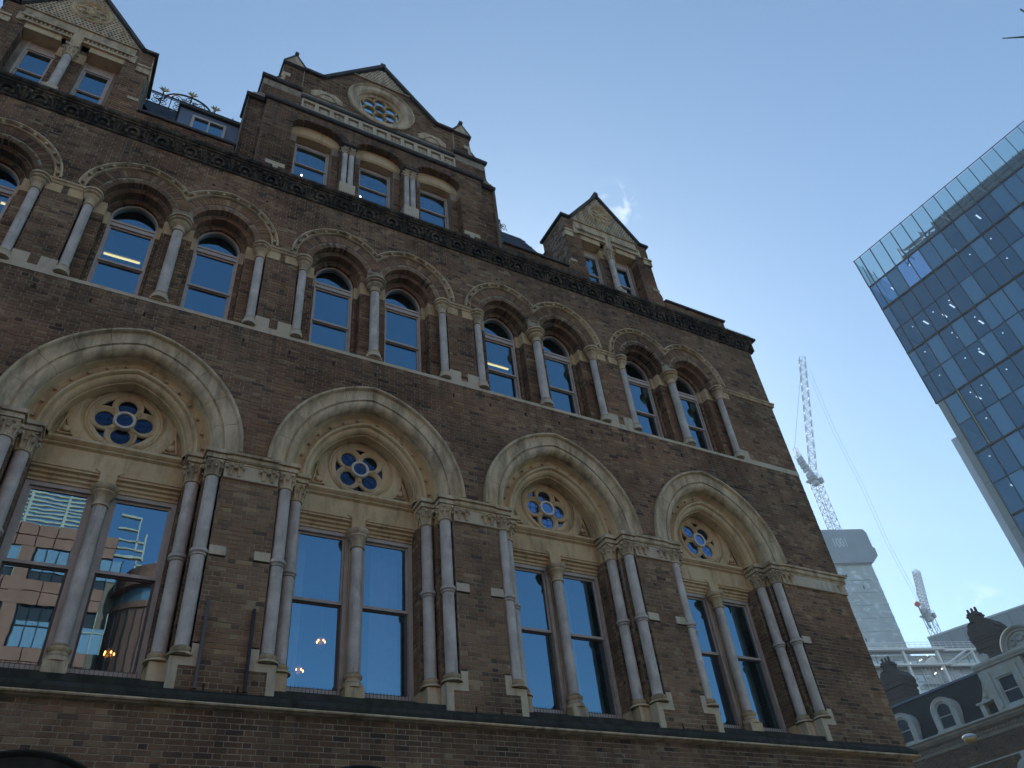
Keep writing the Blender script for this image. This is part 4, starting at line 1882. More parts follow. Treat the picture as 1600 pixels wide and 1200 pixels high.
def small_gable(c0):
    def iv(z):
        w = poly_hw(SG, z)
        if w <= 0:
            return []
        r = [(c0 - w, c0 + w)]
        if z < 19.30:
            return sub(r, c0 - .98, c0 + .98)
        return sub(r, c0 - 1.12, c0 + 1.12)
    out = []
    course_bricks(iv, 17.05, 19.88, out)
    for B in out:
        add_brick(gb, B, FRONT)
    backing(iv, 17.05, 19.88, .009, gm)
    for s in (1, -1):
        pts = [(c0 + s * w, z) for w, z in SG[1:]]
        for (xa, za), (xb, zb) in zip(pts, pts[1:]):
            gm.face([(xa, .01, za), (xb, .01, zb), (xb, 1.1, zb), (xa, 1.1, za)])
        out = []
        course_bricks(lambda z: [(0.0, 1.0)], 17.05, 19.88, out)
        for B in out:
            add_brick(gb, B, lambda u, d, z, s=s: (c0 + s * (1.5 - d), u, z))
        out = []
        course_bricks(lambda z: [(0.0, .30)], 17.05, 19.0, out)
        for B in out:
            add_brick(gb, B, lambda u, d, z, s=s: (c0 + s * (.98 + d), u, z))
        gm.face([(c0 + s * .99, 0, 17), (c0 + s * .99, .45, 17), (c0 + s * .99, .45, 19.3), (c0 + s * .99, 0, 19.3)])
        gm.box(min(c0 + s * .86, c0 + s * .985), max(c0 + s * .86, c0 + s * .985), .31, .5, 17, 19.3)
    gm.face([(c0 - 1.5, 1.1, 16.9), (c0 + 1.5, 1.1, 16.9), (c0 + 1.5, 1.1, 19.8), (c0, 1.1, 21.5), (c0 - 1.5, 1.1, 19.8)])
    # middle pier behind the column
    out = []
    course_bricks(lambda z: [(c0 - .26, c0 + .26)], 17.05, 18.75, out)
    for B in out:
        add_brick(gb, B, lambda u, d, z: (u, d + .16, z))
    gm.box(c0 - .255, c0 + .255, .17, .45, 17.0, 19.3)
    mb = MB()
    mb.box(c0 - .27, c0 + .27, .15, .3, 18.76, 19.12)
    for s in (1, -1):
        mb.box(min(c0 + s * .28, c0 + s * .98), max(c0 + s * .28, c0 + s * .98), .02, .34, 19.14, 19.32)
    mb.build_split('window_lintel', M['stonewarm'], bld, gap=-.001)
    mb = MB()
    mb.prism([(c0 - 1.12, 19.32), (c0 + 1.12, 19.32), (c0 + 1.24, 19.90), (c0, 21.58), (c0 - 1.24, 19.90)], .02, .06)
    mb.box(c0 - 1.12, c0 + 1.12, -.03, .05, 19.33, 19.40)
    mb.box(c0 - 1.12, c0 + 1.12, -.045, .05, 19.52, 19.60)
    nd = 26
    for i in range(nd):
        x = c0 - 1.09 + i * 2.18 / nd
        if abs(x + .025 - c0) < .09:
            continue
        mb.prism([(x, 19.41), (x + .05, 19.41), (x + .025, 19.51)], -.03, .02)
    mb.prism([(c0 - .10, 19.05), (c0 + .10, 19.05), (c0 + .10, 19.56), (c0, 19.72), (c0 - .10, 19.56)], -.05, .15)
    for s in (1, -1):
        mb.box(min(c0 + s * 1.06, c0 + s * 1.18), max(c0 + s * 1.06, c0 + s * 1.18), -.02, .1, 19.30, 19.62)

    def ins(z):
        w = poly_hw(SG[:2], z) - .05
        return (c0 - w, c0 + w) if w > .02 else None
    lb = MB()
    z = 19.66
    row = 0
    cell, bar = .085, .04
    while z < 21.45:
        for (zz, hgt, full) in ((z, bar, True), (z + bar, cell - bar, False)):
            iv_ = ins(zz + hgt / 2)
            if not iv_:
                continue
            iv2 = [iv_]
            dz = zz + hgt / 2 - 20.70
            if abs(dz) < .42:
                hw = math.sqrt(.42 ** 2 - dz * dz)
                iv2 = sub(iv2, c0 - hw, c0 + hw)
            for a, b2 in iv2:
                if full:
                    mb.box(a, b2, -.02, .03, zz, zz + hgt)
                else:
                    x = c0 - 1.3 + (cell / 2 if row % 2 else 0)
                    while x < c0 + 1.3:
                        if x > a and x + bar < b2:
                            mb.box(x, x + bar, -.018, .03, zz, zz + hgt)
                        x += cell
        z += cell
        row += 1
    mb.build('lattice_screen', M['stone'], bld)
    mb = MB()
    mb.ringxz(c0, 20.70, [(.44, .03), (.44, -.03), (.41, -.05), (.37, -.03), (.35, .0), (.33, .03), (.001, .03)], 32)
    for q in range(6):
        a = q * PI / 3
        mb.ringxz(c0 + .21 * math.cos(a), 20.70 + .21 * math.sin(a), [(.12, .03), (.115, -.01), (.095, -.01), (.085, .03)], 14)
    mb.ball((c0, .02, 20.70), .11, 10, 6, 1, .5, 1)
    mb.build('carved_roundel', M['stonewarm'], bld, smooth=True)
    cgm = MB()
    for s in (1, -1):
        coping_line(cgm, [(c0, 21.60), (c0 + s * 1.24, 19.90), (c0 + s * 1.56, 19.90)], -.07, 1.15, .08)
    cgm.box(c0 - .06, c0 + .06, -.09, .15, 21.64, 21.78)
    cgm.build_split('gable_coping', M['coping'], bld, gap=-.012)
    s_ = MB()
    s_.lathe([(.088, 17.42), (.085, 18.66)], c0 - .02, .03, 16)
    o = s_.build('column', M['shaft'], bld, smooth=True)
    capital(18.66, 18.98, .085, c0 - .02, .03).build('capital', M['stone'], o, smooth=True)
    q = MB()
    q.lathe([(.14, 17.30), (.135, 17.36), (.105, 17.38), (.12, 17.40), (.09, 17.43)], c0 - .02, .03, 16)
    q.box(c0 - .17, c0 + .13, -.10, .15, 17.05, 17.30)
    q.build('base', M['stonepale'], o, smooth=True)
    mb = MB()
    mb.box(c0 - .15, c0 + .11, -.09, .16, 18.985, 19.05)
    for s in (1, -1):      # corbel stones on the flanking piers
        a, b2 = sorted((c0 + s * 1.24, c0 + s * 1.53))
        mb.box(a, b2, -.04, .1, 19.02, 19.28)
        mb.box(a, b2, -.07, .1, 19.22, 19.285)
        a, b2 = sorted((c0 + s * 1.30, c0 + s * 1.52))
        mb.box(a, b2, -.012, .1, 17.92, 18.02)
    mb.build_split('impost_block', M['stone'], bld)
    for s in (1, -1):
        X = c0 + s * .57
        fr = MB()
        x0, x1 = X - .31, X + .29
        if s < 0:
            x0, x1 = X - .29, X + .31
        fr.box(x0, x0 + .05, .30, .40, 17.0, 19.14)
        fr.box(x1 - .05, x1, .30, .40, 17.0, 19.14)
        fr.box(x0 + .05, x1 - .05, .30, .40, 18.84, 18.89)
        fr.box(x0 + .05, x1 - .05, .33, .40, 18.89, 19.14)
        w = fr.build('gable_window', M['framepale'], bld)
        for (za, zb, yy) in ((17.1, 18.08, .35), (18.06, 18.84, .325)):
            sa = MB()
            sa.box(x0 + .05, x0 + .08, yy, yy + .03, za, zb)
            sa.box(x1 - .08, x1 - .05, yy, yy + .03, za, zb)
            sa.box(x0 + .08, x1 - .08, yy, yy + .03, za, za + .04)
            sa.box(x0 + .08, x1 - .08, yy, yy + .03, zb - .03, zb)
            sa.build('sash', M['framepale'], w)
            pane(w, x0 + .08, x1 - .08, za + .04, zb - .03, yy + .015)
    roofs.face([(c0, 1.0, 21.5), (c0, 4.5, 21.5), (c0 + 1.6, 4.5, 19.3), (c0 + 1.6, 1.0, 19.3)])
    roofs.face([(c0, 1.0, 21.5), (c0, 4.5, 21.5), (c0 - 1.6, 4.5, 19.3), (c0 - 1.6, 1.0, 19.3)])


small_gable(-2.98)
small_gable(11.07)
stuff(gb.build('gable_brickwork', M['brick'], bld, tint=True))
gm.build('gable_core', M['mortar'], bld)

# slate mansard
zt_, yb0, yb1 = 20.32, .55, 1.5
roofs.face([(XL, yb0, 17.5), (10.3, yb0, 17.5), (9.1, yb1, zt_), (XL, yb1, zt_)])
roofs.face([(10.3, yb0, 17.5), (10.3, 12, 17.5), (9.1, 11, zt_), (9.1, yb1, zt_)])
roofs.face([(XL, yb1, zt_), (9.1, yb1, zt_), (9.1, 11, zt_), (XL, 11, zt_)])
roofs.build_split('roof', M['slate'], bld, gap=-.01)
sl_ = MB()
for i in range(24):
    t0, t1 = i / 24, (i + 1.25) / 24
    za, zb = 17.5 + 2.82 * t0, 17.5 + 2.82 * min(t1, 1)
    ya, yb2 = yb0 + .95 * t0, yb0 + .95 * min(t1, 1)
    for rng in ((-5.0, -1.0), (-1.0, 1.0), (7.0, 9.8)):
        x = rng[0] + (.11 if i % 2 else 0)
        while x < rng[1]:
            if x + .2 < 10.3 - 1.2 * t0:
                jj = random.uniform(0, .008)
                sl_.face([(x + .005, ya - .022 - jj, za), (x + .215, ya - .022 - jj, za), (x + .215, yb2 - .008, zb), (x + .005, yb2 - .008, zb)])
            x += .22
stuff(sl_.build('roof_slates', M['slate'], bld))

# lead-clad roof dormer
dm = MB()
dm.box(-.69, .73, .80, 2.2, 17.6, 19.56)
d_ = dm.build('lead_dormer', M['leadroof'], bld)
q = MB()
q.box(-.75, .79, .72, 2.3, 19.57, 19.66)
q.box(-.71, -.685, .79, .84, 17.6, 19.56)
q.box(.72, .745, .79, .84, 17.6, 19.56)
q.build('dormer_roof', M['coping'], d_)
q = MB()
q.box(-.40, -.34, .74, .82, 18.6, 19.34)
q.box(.32, .38, .74, .82, 18.6, 19.34)
q.box(-.34, .32, .74, .82, 19.27, 19.34)
q.box(-.03, .01, .74, .82, 18.6, 19.27)
q.build('window_frame', M['framepale'], d_)
q = MB()
q.face([(-.34, .79, 18.6), (-.03, .79, 18.6), (-.03, .79, 19.27), (-.34, .79, 19.27)])
q.face([(.01, .79, 18.6), (.32, .79, 18.6), (.32, .79, 19.27), (.01, .79, 19.27)])
q.build('pane', M['glass'], d_)

# iron cresting
ic = MB()
yc = 1.5
zb_, zr = 20.36, 20.86


def spiral(cx, cz, r0, turns, a0, sgn, r1=.01, n=16):
    return [(cx + (r0 + (r1 - r0) * i / n) * math.cos(a0 + sgn * turns * 2 * PI * i / n), yc, cz + (r0 + (r1 - r0) * i / n) * math.sin(a0 + sgn * turns * 2 * PI * i / n)) for i in range(n + 1)]


def crest(x0, x1):
    ic.tube([(x0, yc, zr), (x1, yc, zr)], .022, 5)
    ic.tube([(x0, yc, zr - .07), (x1, yc, zr - .07)], .012, 5)
    ic.tube([(x0, yc, zb_), (x1, yc, zb_)], .02, 5)
    x = x0
    while x < x1 - .05:
        ic.tube([(x, yc, zb_), (x, yc, zr + .1)], .014, 5)
        for (cx, cz, r, a, s) in ((.16, .13, .115, 0, 1), (.34, .13, .115, PI, -1), (.16, .33, .10, 0, -1), (.34, .33, .10, PI, 1), (.25, .23, .06, PI / 2, 1)):
            ic.tube(spiral(x + cx, zb_ + cz, r, 1.5, a, s), .011, 4)
        x += .5


crest(-5.0, 1.3)
crest(7.2, 8.42)
arcp = [(-.60 + .56 * math.cos(PI * i / 16), yc, 20.72 + .46 * math.sin(PI * i / 16)) for i in range(17)]
ic.tube(arcp, .026, 5)
for (cx, cz, r, a, s) in ((-.9, 20.93, .13, 0, 1), (-.3, 20.93, .13, PI, -1), (-.6, 21.02, .1, PI / 2, 1), (-.72, 20.95, .07, 0, -1), (-.47, 20.95, .07, 0, 1)):
    ic.tube(spiral(cx, cz, r, 1.5, a, s), .012, 4)
for xx, zt2 in ((-1.22, 20.98), (-.57, 21.22), (.04, 20.98), (-1.9, 20.98)):
    ic.tube([(xx, yc, zb_), (xx, yc, zt2 + .05)], .018, 5)
# right-hand end turns back over the roof
ic.tube([(8.42, yc, zr), (8.42, 6, zr)], .022, 5)
ic.tube([(8.42, yc, zb_), (8.42, 6, zb_)], .02, 5)
for i in range(8):
    ic.tube([(8.42, yc + i * .5, zb_), (8.42, yc + i * .5, zr)], .014, 5)
io = ic.build_split('iron_cresting', M['iron'], bld)
for xx, zt2 in ((-1.22, 21.0), (-.57, 21.24), (.04, 21.0), (-1.9, 21.0)):
    f_ = MB()
    for a in range(5):
        th = PI * (a / 4)
        f_.tube([(xx, yc, zt2), (xx + .07 * math.cos(th), yc - .02, zt2 + .05 + .06 * math.sin(th)), (xx + .13 * math.cos(th), yc - .05, zt2 + .04 + .13 * math.sin(th))], [.014, .024, .006], 5)
    f_.ball((xx, yc, zt2), .035, 7, 4)
    f_.build('gilt_finial', M['gilt'], io)

# ---- interiors: floors, ceilings, back wall
rm = MB()
rm.face([(XL, 4.5, 0), (XR, 4.5, 0), (XR, 4.5, 20), (XL, 4.5, 20)])
for z in (5.4, 9.55, 12.1, 15.35, 16.95):
    rm.face([(XL + .02, .62 if z > 9 else .9, z), (XR - .02, .62 if z > 9 else .9, z), (XR - .02, 4.5, z), (XL + .02, 4.5, z)])
for x in (-6.0, -2.0, 2.0, 6.0, 10.0, 14.2):
    rm.box(x - .1, x + .1, .9, 4.5, 5.4, 16.9)
for c0, hw in ((GC, 2.9), (-2.98, 1.4), (11.07, 1.4)):
    rm.face([(c0 - hw, 1.15, 16.95), (c0 + hw, 1.15, 16.95), (c0 + hw, 1.15, 19.6), (c0 - hw, 1.15, 19.6)])
rm.build_split('interior', M['room'], bld, gap=-.01)

# ================================================================== things seen through the windows
def curtain(x0, x1, y, z0, z1, label, grp):
    mb = MB()
    n = int((x1 - x0) / .035)
    A = []
    for i in range(n + 1):
        x = x0 + (x1 - x0) * i / n
        yy = y + .035 * math.sin(i * 1.25) + .02 * math.sin(i * .61 + 1)
        A.append((mb.av((x, yy, z0)), mb.av((x, yy * .3 + y * .7, z1))))
    for a, b2 in zip(A, A[1:]):
        mb.fi((a[0], b2[0], b2[1], a[1]))
    tag(mb.build('curtain', M['curtain'], smooth=True), label, 'curtain', grp)


GCU = 'sheer curtains behind the tall windows'
curtain(4.45, 4.95, 1.15, 6.0, 8.7, 'sheer curtain behind the right pane of the second tall window', GCU)
curtain(3.05, 3.28, 1.15, 6.0, 8.7, 'narrow gathered curtain at the left jamb of the second tall window', GCU)
curtain(7.05, 7.45, 1.15, 6.0, 8.7, 'sheer curtain at the left side of the third tall window', GCU)
curtain(8.2, 8.6, 1.15, 6.0, 8.7, 'sheer curtain behind the right pane of the third tall window', GCU)
curtain(11.05, 11.40, 1.15, 6.0, 8.7, 'sheer curtain at the left side of the fourth tall window', GCU)


def chandelier(x, y, z, label):
    t = thing('chandelier', label, 'chandelier', (x, y, z), 'lit chandeliers inside the tall windows')
    mb = MB()
    mb.tube([(x, y, z + .2), (x, y, 9.54)], .008, 5)
    mb.lathe([(.01, z + .22), (.04, z + .16), (.02, z + .08), (.05, z), (.01, z - .06)], x, y, 8)
    for i in range(5):
        a = 2 * PI * i / 5
        mb.tube([(x, y, z + .02), (x + .04 * math.cos(a), y + .04 * math.sin(a), z - .02), (x + .07 * math.cos(a), y + .07 * math.sin(a), z + .06)], .006, 4)
    mb.build('chandelier_frame', M['gilt'], t)
    for i in range(5):
        a = 2 * PI * i / 5
        q = MB()
        q.ball((x + .07 * math.cos(a), y + .07 * math.sin(a), z + .085), .014, 6, 5, 1, 1, 1.6)
        q.build('bulb', M['bulb'], t)


def inside(px, py, y):
    v = pxdir(px, py)
    t = (y - CAM.y) / v.y
    return (CAM.x + v.x * t, y, CAM.z + v.z * t)


for (px, py, lb) in ((501, 1010, 'lit chandelier hanging in the middle of the second tall window'),
                     (466, 1056, 'small lit chandelier low at the left of the second tall window'),
                     (168, 1030, 'lit chandelier at the foot of the leftmost tall window')):
    x, y, z = inside(px, py, 1.9)
    chandelier(x, y, z, lb)


def tube_light(p0, p1, y, label):
    a, b2 = inside(*p0, y), inside(*p1, y)
    zc = (a[2] + b2[2]) / 2
    t = thing('ceiling_light', label, 'ceiling light', ((a[0] + b2[0]) / 2, y, zc), 'lit ceiling lights in the upper windows')
    mb = MB()
    mb.box(a[0], b2[0], y - .05, y + .05, zc + .015, zc + .06)
    mb.box(a[0] + .1, a[0] + .11, y, y + .01, zc + .06, 15.34)
    mb.box(b2[0] - .11, b2[0] - .1, y, y + .01, zc + .06, 15.34)
    mb.build('light_housing', M['framepale'], t)
    mb = MB()
    mb.tube([(a[0] + .02, y, zc), (b2[0] - .02, y, zc)], .022, 6)
    mb.build('tube', M['tube'], t)


tube_light((160, 396), (220, 411), 1.5, 'yellow strip light inside the upper window left of the first window pair')
tube_light((760, 568), (795, 577), 1.5, 'yellow strip light inside the left upper window of the third window pair')
tube_light((0, 316), (10, 320), 1.5, 'strip light in the upper window cut by the left frame edge')

for (px, py, lb) in ((471, 274, 'small white spot lamp in the left window of the big gable'), (563, 307, 'small white spot lamp in the middle window of the big gable')):
    x, y, z = inside(px, py, .9)
    t = thing('spot_lamp', lb, 'lamp', (x, y, z), 'spot lamps in the big gable')
    mb = MB()
    mb.lathe([(.03, z + .08), (.03, z + .02), (.022, z + .01)], x, y, 8)
    mb.tube([(x, y, z + .08), (x, y, 19.5)], .005, 4)
    mb.build('lamp_housing', M['framepale'], t)
    mb = MB()
    mb.ball((x, y, z), .022, 8, 5)
    mb.build('bulb', M['bulbwhite'], t)


# ================================================================== background buildings
def frame_at(az, dist, dirn):
    a = math.radians(az)
    ox, oy = CAM.x + dist * math.sin(a), CAM.y + dist * math.cos(a)
    u = (math.sin(math.radians(dirn)), math.cos(math.radians(dirn)))
    w = (-u[1], u[0])          # horizontal normal
    # depth must point away from camera
    if w[0] * (ox - CAM.x) + w[1] * (oy - CAM.y) < 0:
        w = (-w[0], -w[1])
    return (lambda s, d, z: (ox + u[0] * s + w[0] * d, oy + u[1] * s + w[1] * d, z)), (ox, oy)


M['tglass'] = glass_mat('tower_glass', (.20, .30, .45), 0.17, 1.0, 0.0, (.34, .74, 1.0), 0.0)
M['tglass2'] = glass_mat('tower_glass_blind', (.2, .3, .4), 0.20, 1.0, 0.0, (.40, .76, 1.0), 0.0, (.06, .12, .17))
M['tglass3'] = glass_mat('tower_glass_teal', (.2, .3, .4), 0.20, 1.0, 0.0, (.5, .8, 1.0), 0.0, (.03, .10, .16))
M['screen'] = glass_mat('parapet_glass', (.52, .68, .70), 0.08, 1.0, 0.0, (.9, 1, 1), 0.0)
M['mull'] = plain_mat('dark_mullion', (.022, .030, .040), 0.45, 0.4)
M['bronze'] = plain_mat('bronze_band', (.05, .045, .042), 0.45, 0.4)
M['fin'] = plain_mat('grey_stone_fin', (.25, .27, .27), 0.8, 0, 0.08, 1)
M['concgrey'] = plain_mat('pale_grey_render', (.50, .52, .55), 0.8, 0, 0.08, 1)
M['steel'] = plain_mat('roof_steel', (.10, .12, .13), 0.5, 0.3)
M['darkplant'] = plain_mat('plant_louvre', (.05, .055, .06), 0.7)
M['lamp'] = emit_mat('office_light', (1.0, .93, .80), 2.4)

F, (tx, ty) = frame_at(65.8, 90, 174.3)
tw = thing('glass_office_tower', 'tall blue glass office tower with dark mullions filling the right edge', 'building', (tx, ty, 0))
mulx = [0.0, .93] + [.93 + 1.645 * i for i in range(1, 18)]
SE = mulx[-1]
levels = [(74.85, 70.60), (70.40, 66.80), (66.72, 62.85), (62.65, 58.85), (58.77, 54.85)]
low = [(54.65, 50.98), (50.90, 47.05), (46.85, 43.1), (43.02, 39.2), (39.0, 35.3), (35.22, 31.4), (31.2, 27.5), (27.42, 23.6), (23.4, 19.6), (19.5, 15.8)]
rr = random.Random(4)
gi = 0
gmesh = {}
for (zt1, zb1) in levels + low:
    lowp = (zt1, zb1) in low
    for i in range(len(mulx) - 1):
        a, b2 = mulx[i], mulx[i + 1]
        if lowp and i == 0:
            continue
        if zb1 < 15.9 and i > 15:
            continue
        if gi >= 298:
            break
        kind = rr.random()
        mm = M['tglass'] if kind < .70 else (M['tglass2'] if kind < .84 else M['tglass3'])
        mb = MB(F)
        e1, e2 = rr.uniform(-.004, .004), rr.uniform(-.004, .004)
        mb.face([(a + .035, -e1, zb1 + .03), (b2 - .035, e1, zb1 + .03), (b2 - .035, e1 + e2, zt1 - .03), (a + .035, -e1 + e2, zt1 - .03)])
        mb.build('glass_panel', mm, tw)
        gi += 1
mb = MB(F)
for i, s in enumerate(mulx):
    mb.box(s - .035, s + .035, -.16, .10, 15.5 if i > 0 else 54.7, 74.85)
mb.build_split('mullion', M['mull'], tw)
mb = MB(F)
for (zt1, zb1) in levels + low:
    mb.box(0 if zt1 > 54.7 else 1.0, SE, -.05, .08, zt1 - .03, zt1 + .05)
mb.build_split('transom', M['mull'], tw)
mb = MB(F)
for z in (70.5, 62.75, 54.75, 46.95, 39.1, 31.3, 23.5):
    mb.box(-.05 if z > 54 else .95, SE, -.22, .1, z - .07, z + .07)
mb.build_split('floor_band', M['bronze'], tw)
# floors and ceilings inside, core
mb = MB(F)
for (zt1, zb1) in levels + low:
    mb.box(.1, SE, .25, 14, zb1 - .15, zb1 + .12)
mb.build_split('floor_slab', M['darkplant'], tw)
# inner blinds on some floors
# office lights seen through the glass
for (zt1, zb1) in levels + low:
    for i in range(1, len(mulx) - 1):
        if rr.random() < .34:
            s = mulx[i] + rr.uniform(.3, 1.0)
            d = rr.uniform(1.2, 2.6)
            l_ = MB(F)
            l_.box(s, s + .16, d, d + 1.1, zt1 - .42, zt1 - .36)
            l_.build('office_light', M['lamp'], tw)
        if rr.random() < .45:
            s = mulx[i] + rr.uniform(.3, 1.2)
            l_ = MB(F)
            l_.box(s, s + .12, .8, .95, zt1 - .52, zt1 - .45)
            l_.build('office_light', M['lamp'], tw)
# return face (north side) and lower fin
mb = MB(F)
mb.box(0, .06, .1, 16, 54.8, 74.85)
mb.build('side_glazing', M['tglass3'], tw)
mb = MB(F)
for i in range(8):
    z1 = 54.6 - i * 5.6
    mb.box(.12, 1.0, -.1, 15, z1 - 5.56, z1)
mb.build_split('stone_fin', M['fin'], tw)
mb = MB(F)
mb.box(-.63, .11, .05, 15, 0, 49.9)
mb.build('rear_wing', M['concgrey'], tw)
# rooftop glass screen
mb = MB(F)
for s in mulx:
    mb.box(s - .03, s + .03, -.30, .02, 74.9, 80.1)
mb.build_split('screen_post', M['mull'], tw)
mb = MB(F)
mb.box(-.2, SE, -.10, .0, 80.12, 80.2)
mb.box(-.05, SE, -.18, .08, 74.80, 74.89)
mb.build_split('screen_rail', M['mull'], tw)
for a, b2 in zip(mulx, mulx[1:]):
    mb = MB(F)
    mb.face([(a + .03, .0, 74.95), (b2 - .03, .0, 74.95), (b2 - .03, .0, 80.02), (a + .03, .0, 80.02)])
    mb.build('screen_panel', M['screen'], tw)
mb = MB(F)
mb.face([(-.12, .0, 74.95), (-.12, 14, 74.95), (-.12, 14, 80.02), (-.12, .0, 80.02)])
mb.build('screen_panel', M['screen'], tw)
mb = MB(F)
# plant and steelwork behind the screen
for i in range(9):
    d = .2 + i * .22
    mb.tube([(.1, d + .3, 75.0 + i * .55), (.1, d + 1.2, 75.5 + i * .55)], .05, 4)
mb.tube([(.15, .6, 74.9), (.15, 1.2, 79.6)], .08, 5)
mb.tube([(.3, 3.6, 74.9), (.3, 3.4, 79.6)], .08, 5)
for (s, z) in ((5.2, 76.5), (8.3, 76.7), (11.5, 76.7), (16.5, 76.7)):
    mb.tube([(s, 1.2, z - 1.6), (s + 1.2, 1.2, z + .4), (s + 3.0, 1.2, z + .3)], .11, 5)
    mb.tube([(s + .2, 1.2, z + .9), (s + 1.0, 1.2, z - 1.6)], .10, 5)
for i in range(9):
    s_0 = 5.0 + i * 3.29
    mb.tube([(s_0, 1.5, 75.0), (s_0, 1.5, 78.4)], .09, 5)
    mb.tube([(s_0, 1.5, 78.2), (s_0 + 1.5, 1.5, 76.7)], .07, 5)
mb.box(4.8, SE, 1.6, 1.8, 76.6, 76.95)
mb.box(5.6, SE, 1.6, 1.8, 77.5, 77.7)
mb.build('roof_steelwork', M['steel'], tw)
mb = MB(F)
mb.box(10.0, SE, 2.0, 8, 75.0, 78.6)
for i in range(60):
    mb.box(10.0 + i * .3, 10.12 + i * .3, 1.9, 2.0, 76.9, 78.7)
mb.build('plant_room', M['darkplant'], tw)
mb = MB(F)
mb.box(2.72, 2.84, -.2, -.12, 47.0, 54.7)
mb.build('yellow_trim', plain_mat('yellow_green_trim', (.24, .26, .15), 0.5), tw)
# roof maintenance boom reaching in from the right
cx_, cy_ = frame_at(88, 60, 174)[1]
F5, _ = frame_at(84.65, 66, 176)


def at(px, py, dist):
    v = pxdir(px, py)
    h = math.hypot(v.x, v.y)
    return Vector(CAM) + v * (dist / h)


# ---- concrete tower
mt, nt, b = mat_new('wrapped_concrete')
vv = wpos(nt, (1, 1, 1))
n1 = noise(nt, .22, 6, .7, vv)
c = mix(nt, (.44, .46, .46), (.56, .575, .57), maprange(nt, n1.outputs['Fac'], .35, .65))
n2 = noise(nt, .9, 3, .6, wpos(nt, (.6, .6, 1.1)))
c = mix(nt, c, (.82, .84, .85), maprange(nt, n2.outputs['Fac'], .54, .66, 0, .7))
nt.links.new(c, b.inputs['Base Color'])
b.inputs['Roughness'].default_value = .85
M['conc'] = mt
M['sheet'] = plain_mat('blue_grey_sheeting', (.30, .34, .37), .7, 0, .1, .3)
M['letter'] = plain_mat('white_letters', (.75, .78, .80), .6, 0, .05)
F, (ox, oy) = frame_at(57.25, 200, 111)
ct = thing('concrete_core_tower', 'grey concrete tower core with a sheeted top lettered 1001 behind the brick gable end', 'building', (ox, oy, 0))
mb = MB(F)
mb.hexa([(-22, 0, 0), (-.95, 0, 0), (-.95, 14, 0), (-22, 14, 0), (-22, 0, 84.8), (-.95, 0, 84.8), (-.95, 14, 84.8), (-22, 14, 84.8)])
mb.build('shaft', M['conc'], ct)
mb = MB(F)
for i in range(26):
    mb.box(-22.05, -.9, -.12, 14.1, 3.2 * i + .5, 3.2 * i + .75)
mb.build_split('floor_line', M['conc'], ct)
mb = MB(F)
rr2 = random.Random(9)
for i in range(26):
    for j in range(12):
        if rr2.random() < .16:
            s = -20 + j * 1.6
            mb.box(s, s + .28, -.05, .02, 3.2 * i + 1.4, 3.2 * i + 2.2)
mb.build_split('slot_opening', M['darkplant'], ct)
mb = MB(F)
mb.prism([(-22, 88.6), (.75, 88.6), (.7, 92.9), (.15, 93.75), (-.3, 93.9), (-22, 93.9)], -.9, 14.5)
mb.build('sheeted_top', M['sheet'], ct)
mb = MB(F)
P = [(-22, 84.6), (-.85, 84.6), (.95, 86.3), (1.0, 88.55), (-22, 88.55)]
mb.prism(P, -1.15, 14.5)
mb.build('flared_collar', M['sheet'], ct)
cu = D.curves.new('lettering', 'FONT')
cu.body = '1001'
cu.size = 3.0
cu.extrude = .06
tmp = D.objects.new('tmp', cu)
COL.objects.link(tmp)
bpy.context.view_layer.update()
me = D.meshes.new_from_object(tmp)
D.objects.remove(tmp)
for v in me.vertices:
    x, y, z = v.co
    v.co = Vector(F(-9.6 + x * .70, -.98 - z, 89.0 + y * 1.15))
me.materials.clear()
me.materials.append(M['letter'])
link('lettering', me, ct)


# ---- tower cranes
def truss(mb, A, B, w, bays, r=.07, up=Vector((0, 0, 1))):
    A, B = Vector(A), Vector(B)
    d = (B - A).normalized()
    s = d.cross(up)
    if s.length < .1:
        s = d.cross(Vector((1, 0, 0)))
    s.normalize()
    t = s.cross(d)
    cor = [(s * a + t * b2) * w / 2 for a, b2 in ((1, 1), (-1, 1), (-1, -1), (1, -1))]
    for c_ in cor:
        mb.tube([tuple(A + c_), tuple(B + c_)], r, 4)
    for i in range(bays):
        p, q = A + (B - A) * i / bays, A + (B - A) * (i + 1) / bays
        for j in range(4):
            c1, c2 = cor[j], cor[(j + 1) % 4]
            if i % 2:
                c1, c2 = c2, c1
            mb.tube([tuple(p + c1), tuple(q + c2)], r * .62, 3)
            mb.tube([tuple(q + c1), tuple(q + c2)], r * .5, 3)


M['crane'] = plain_mat('white_crane_steel', (.42, .44, .46), .5, .1, .1)
M['cranegrey'] = plain_mat('grey_crane_steel', (.16, .18, .21), .5, .2, .1)
M['red'] = plain_mat('red_block', (.55, .10, .07), .5)


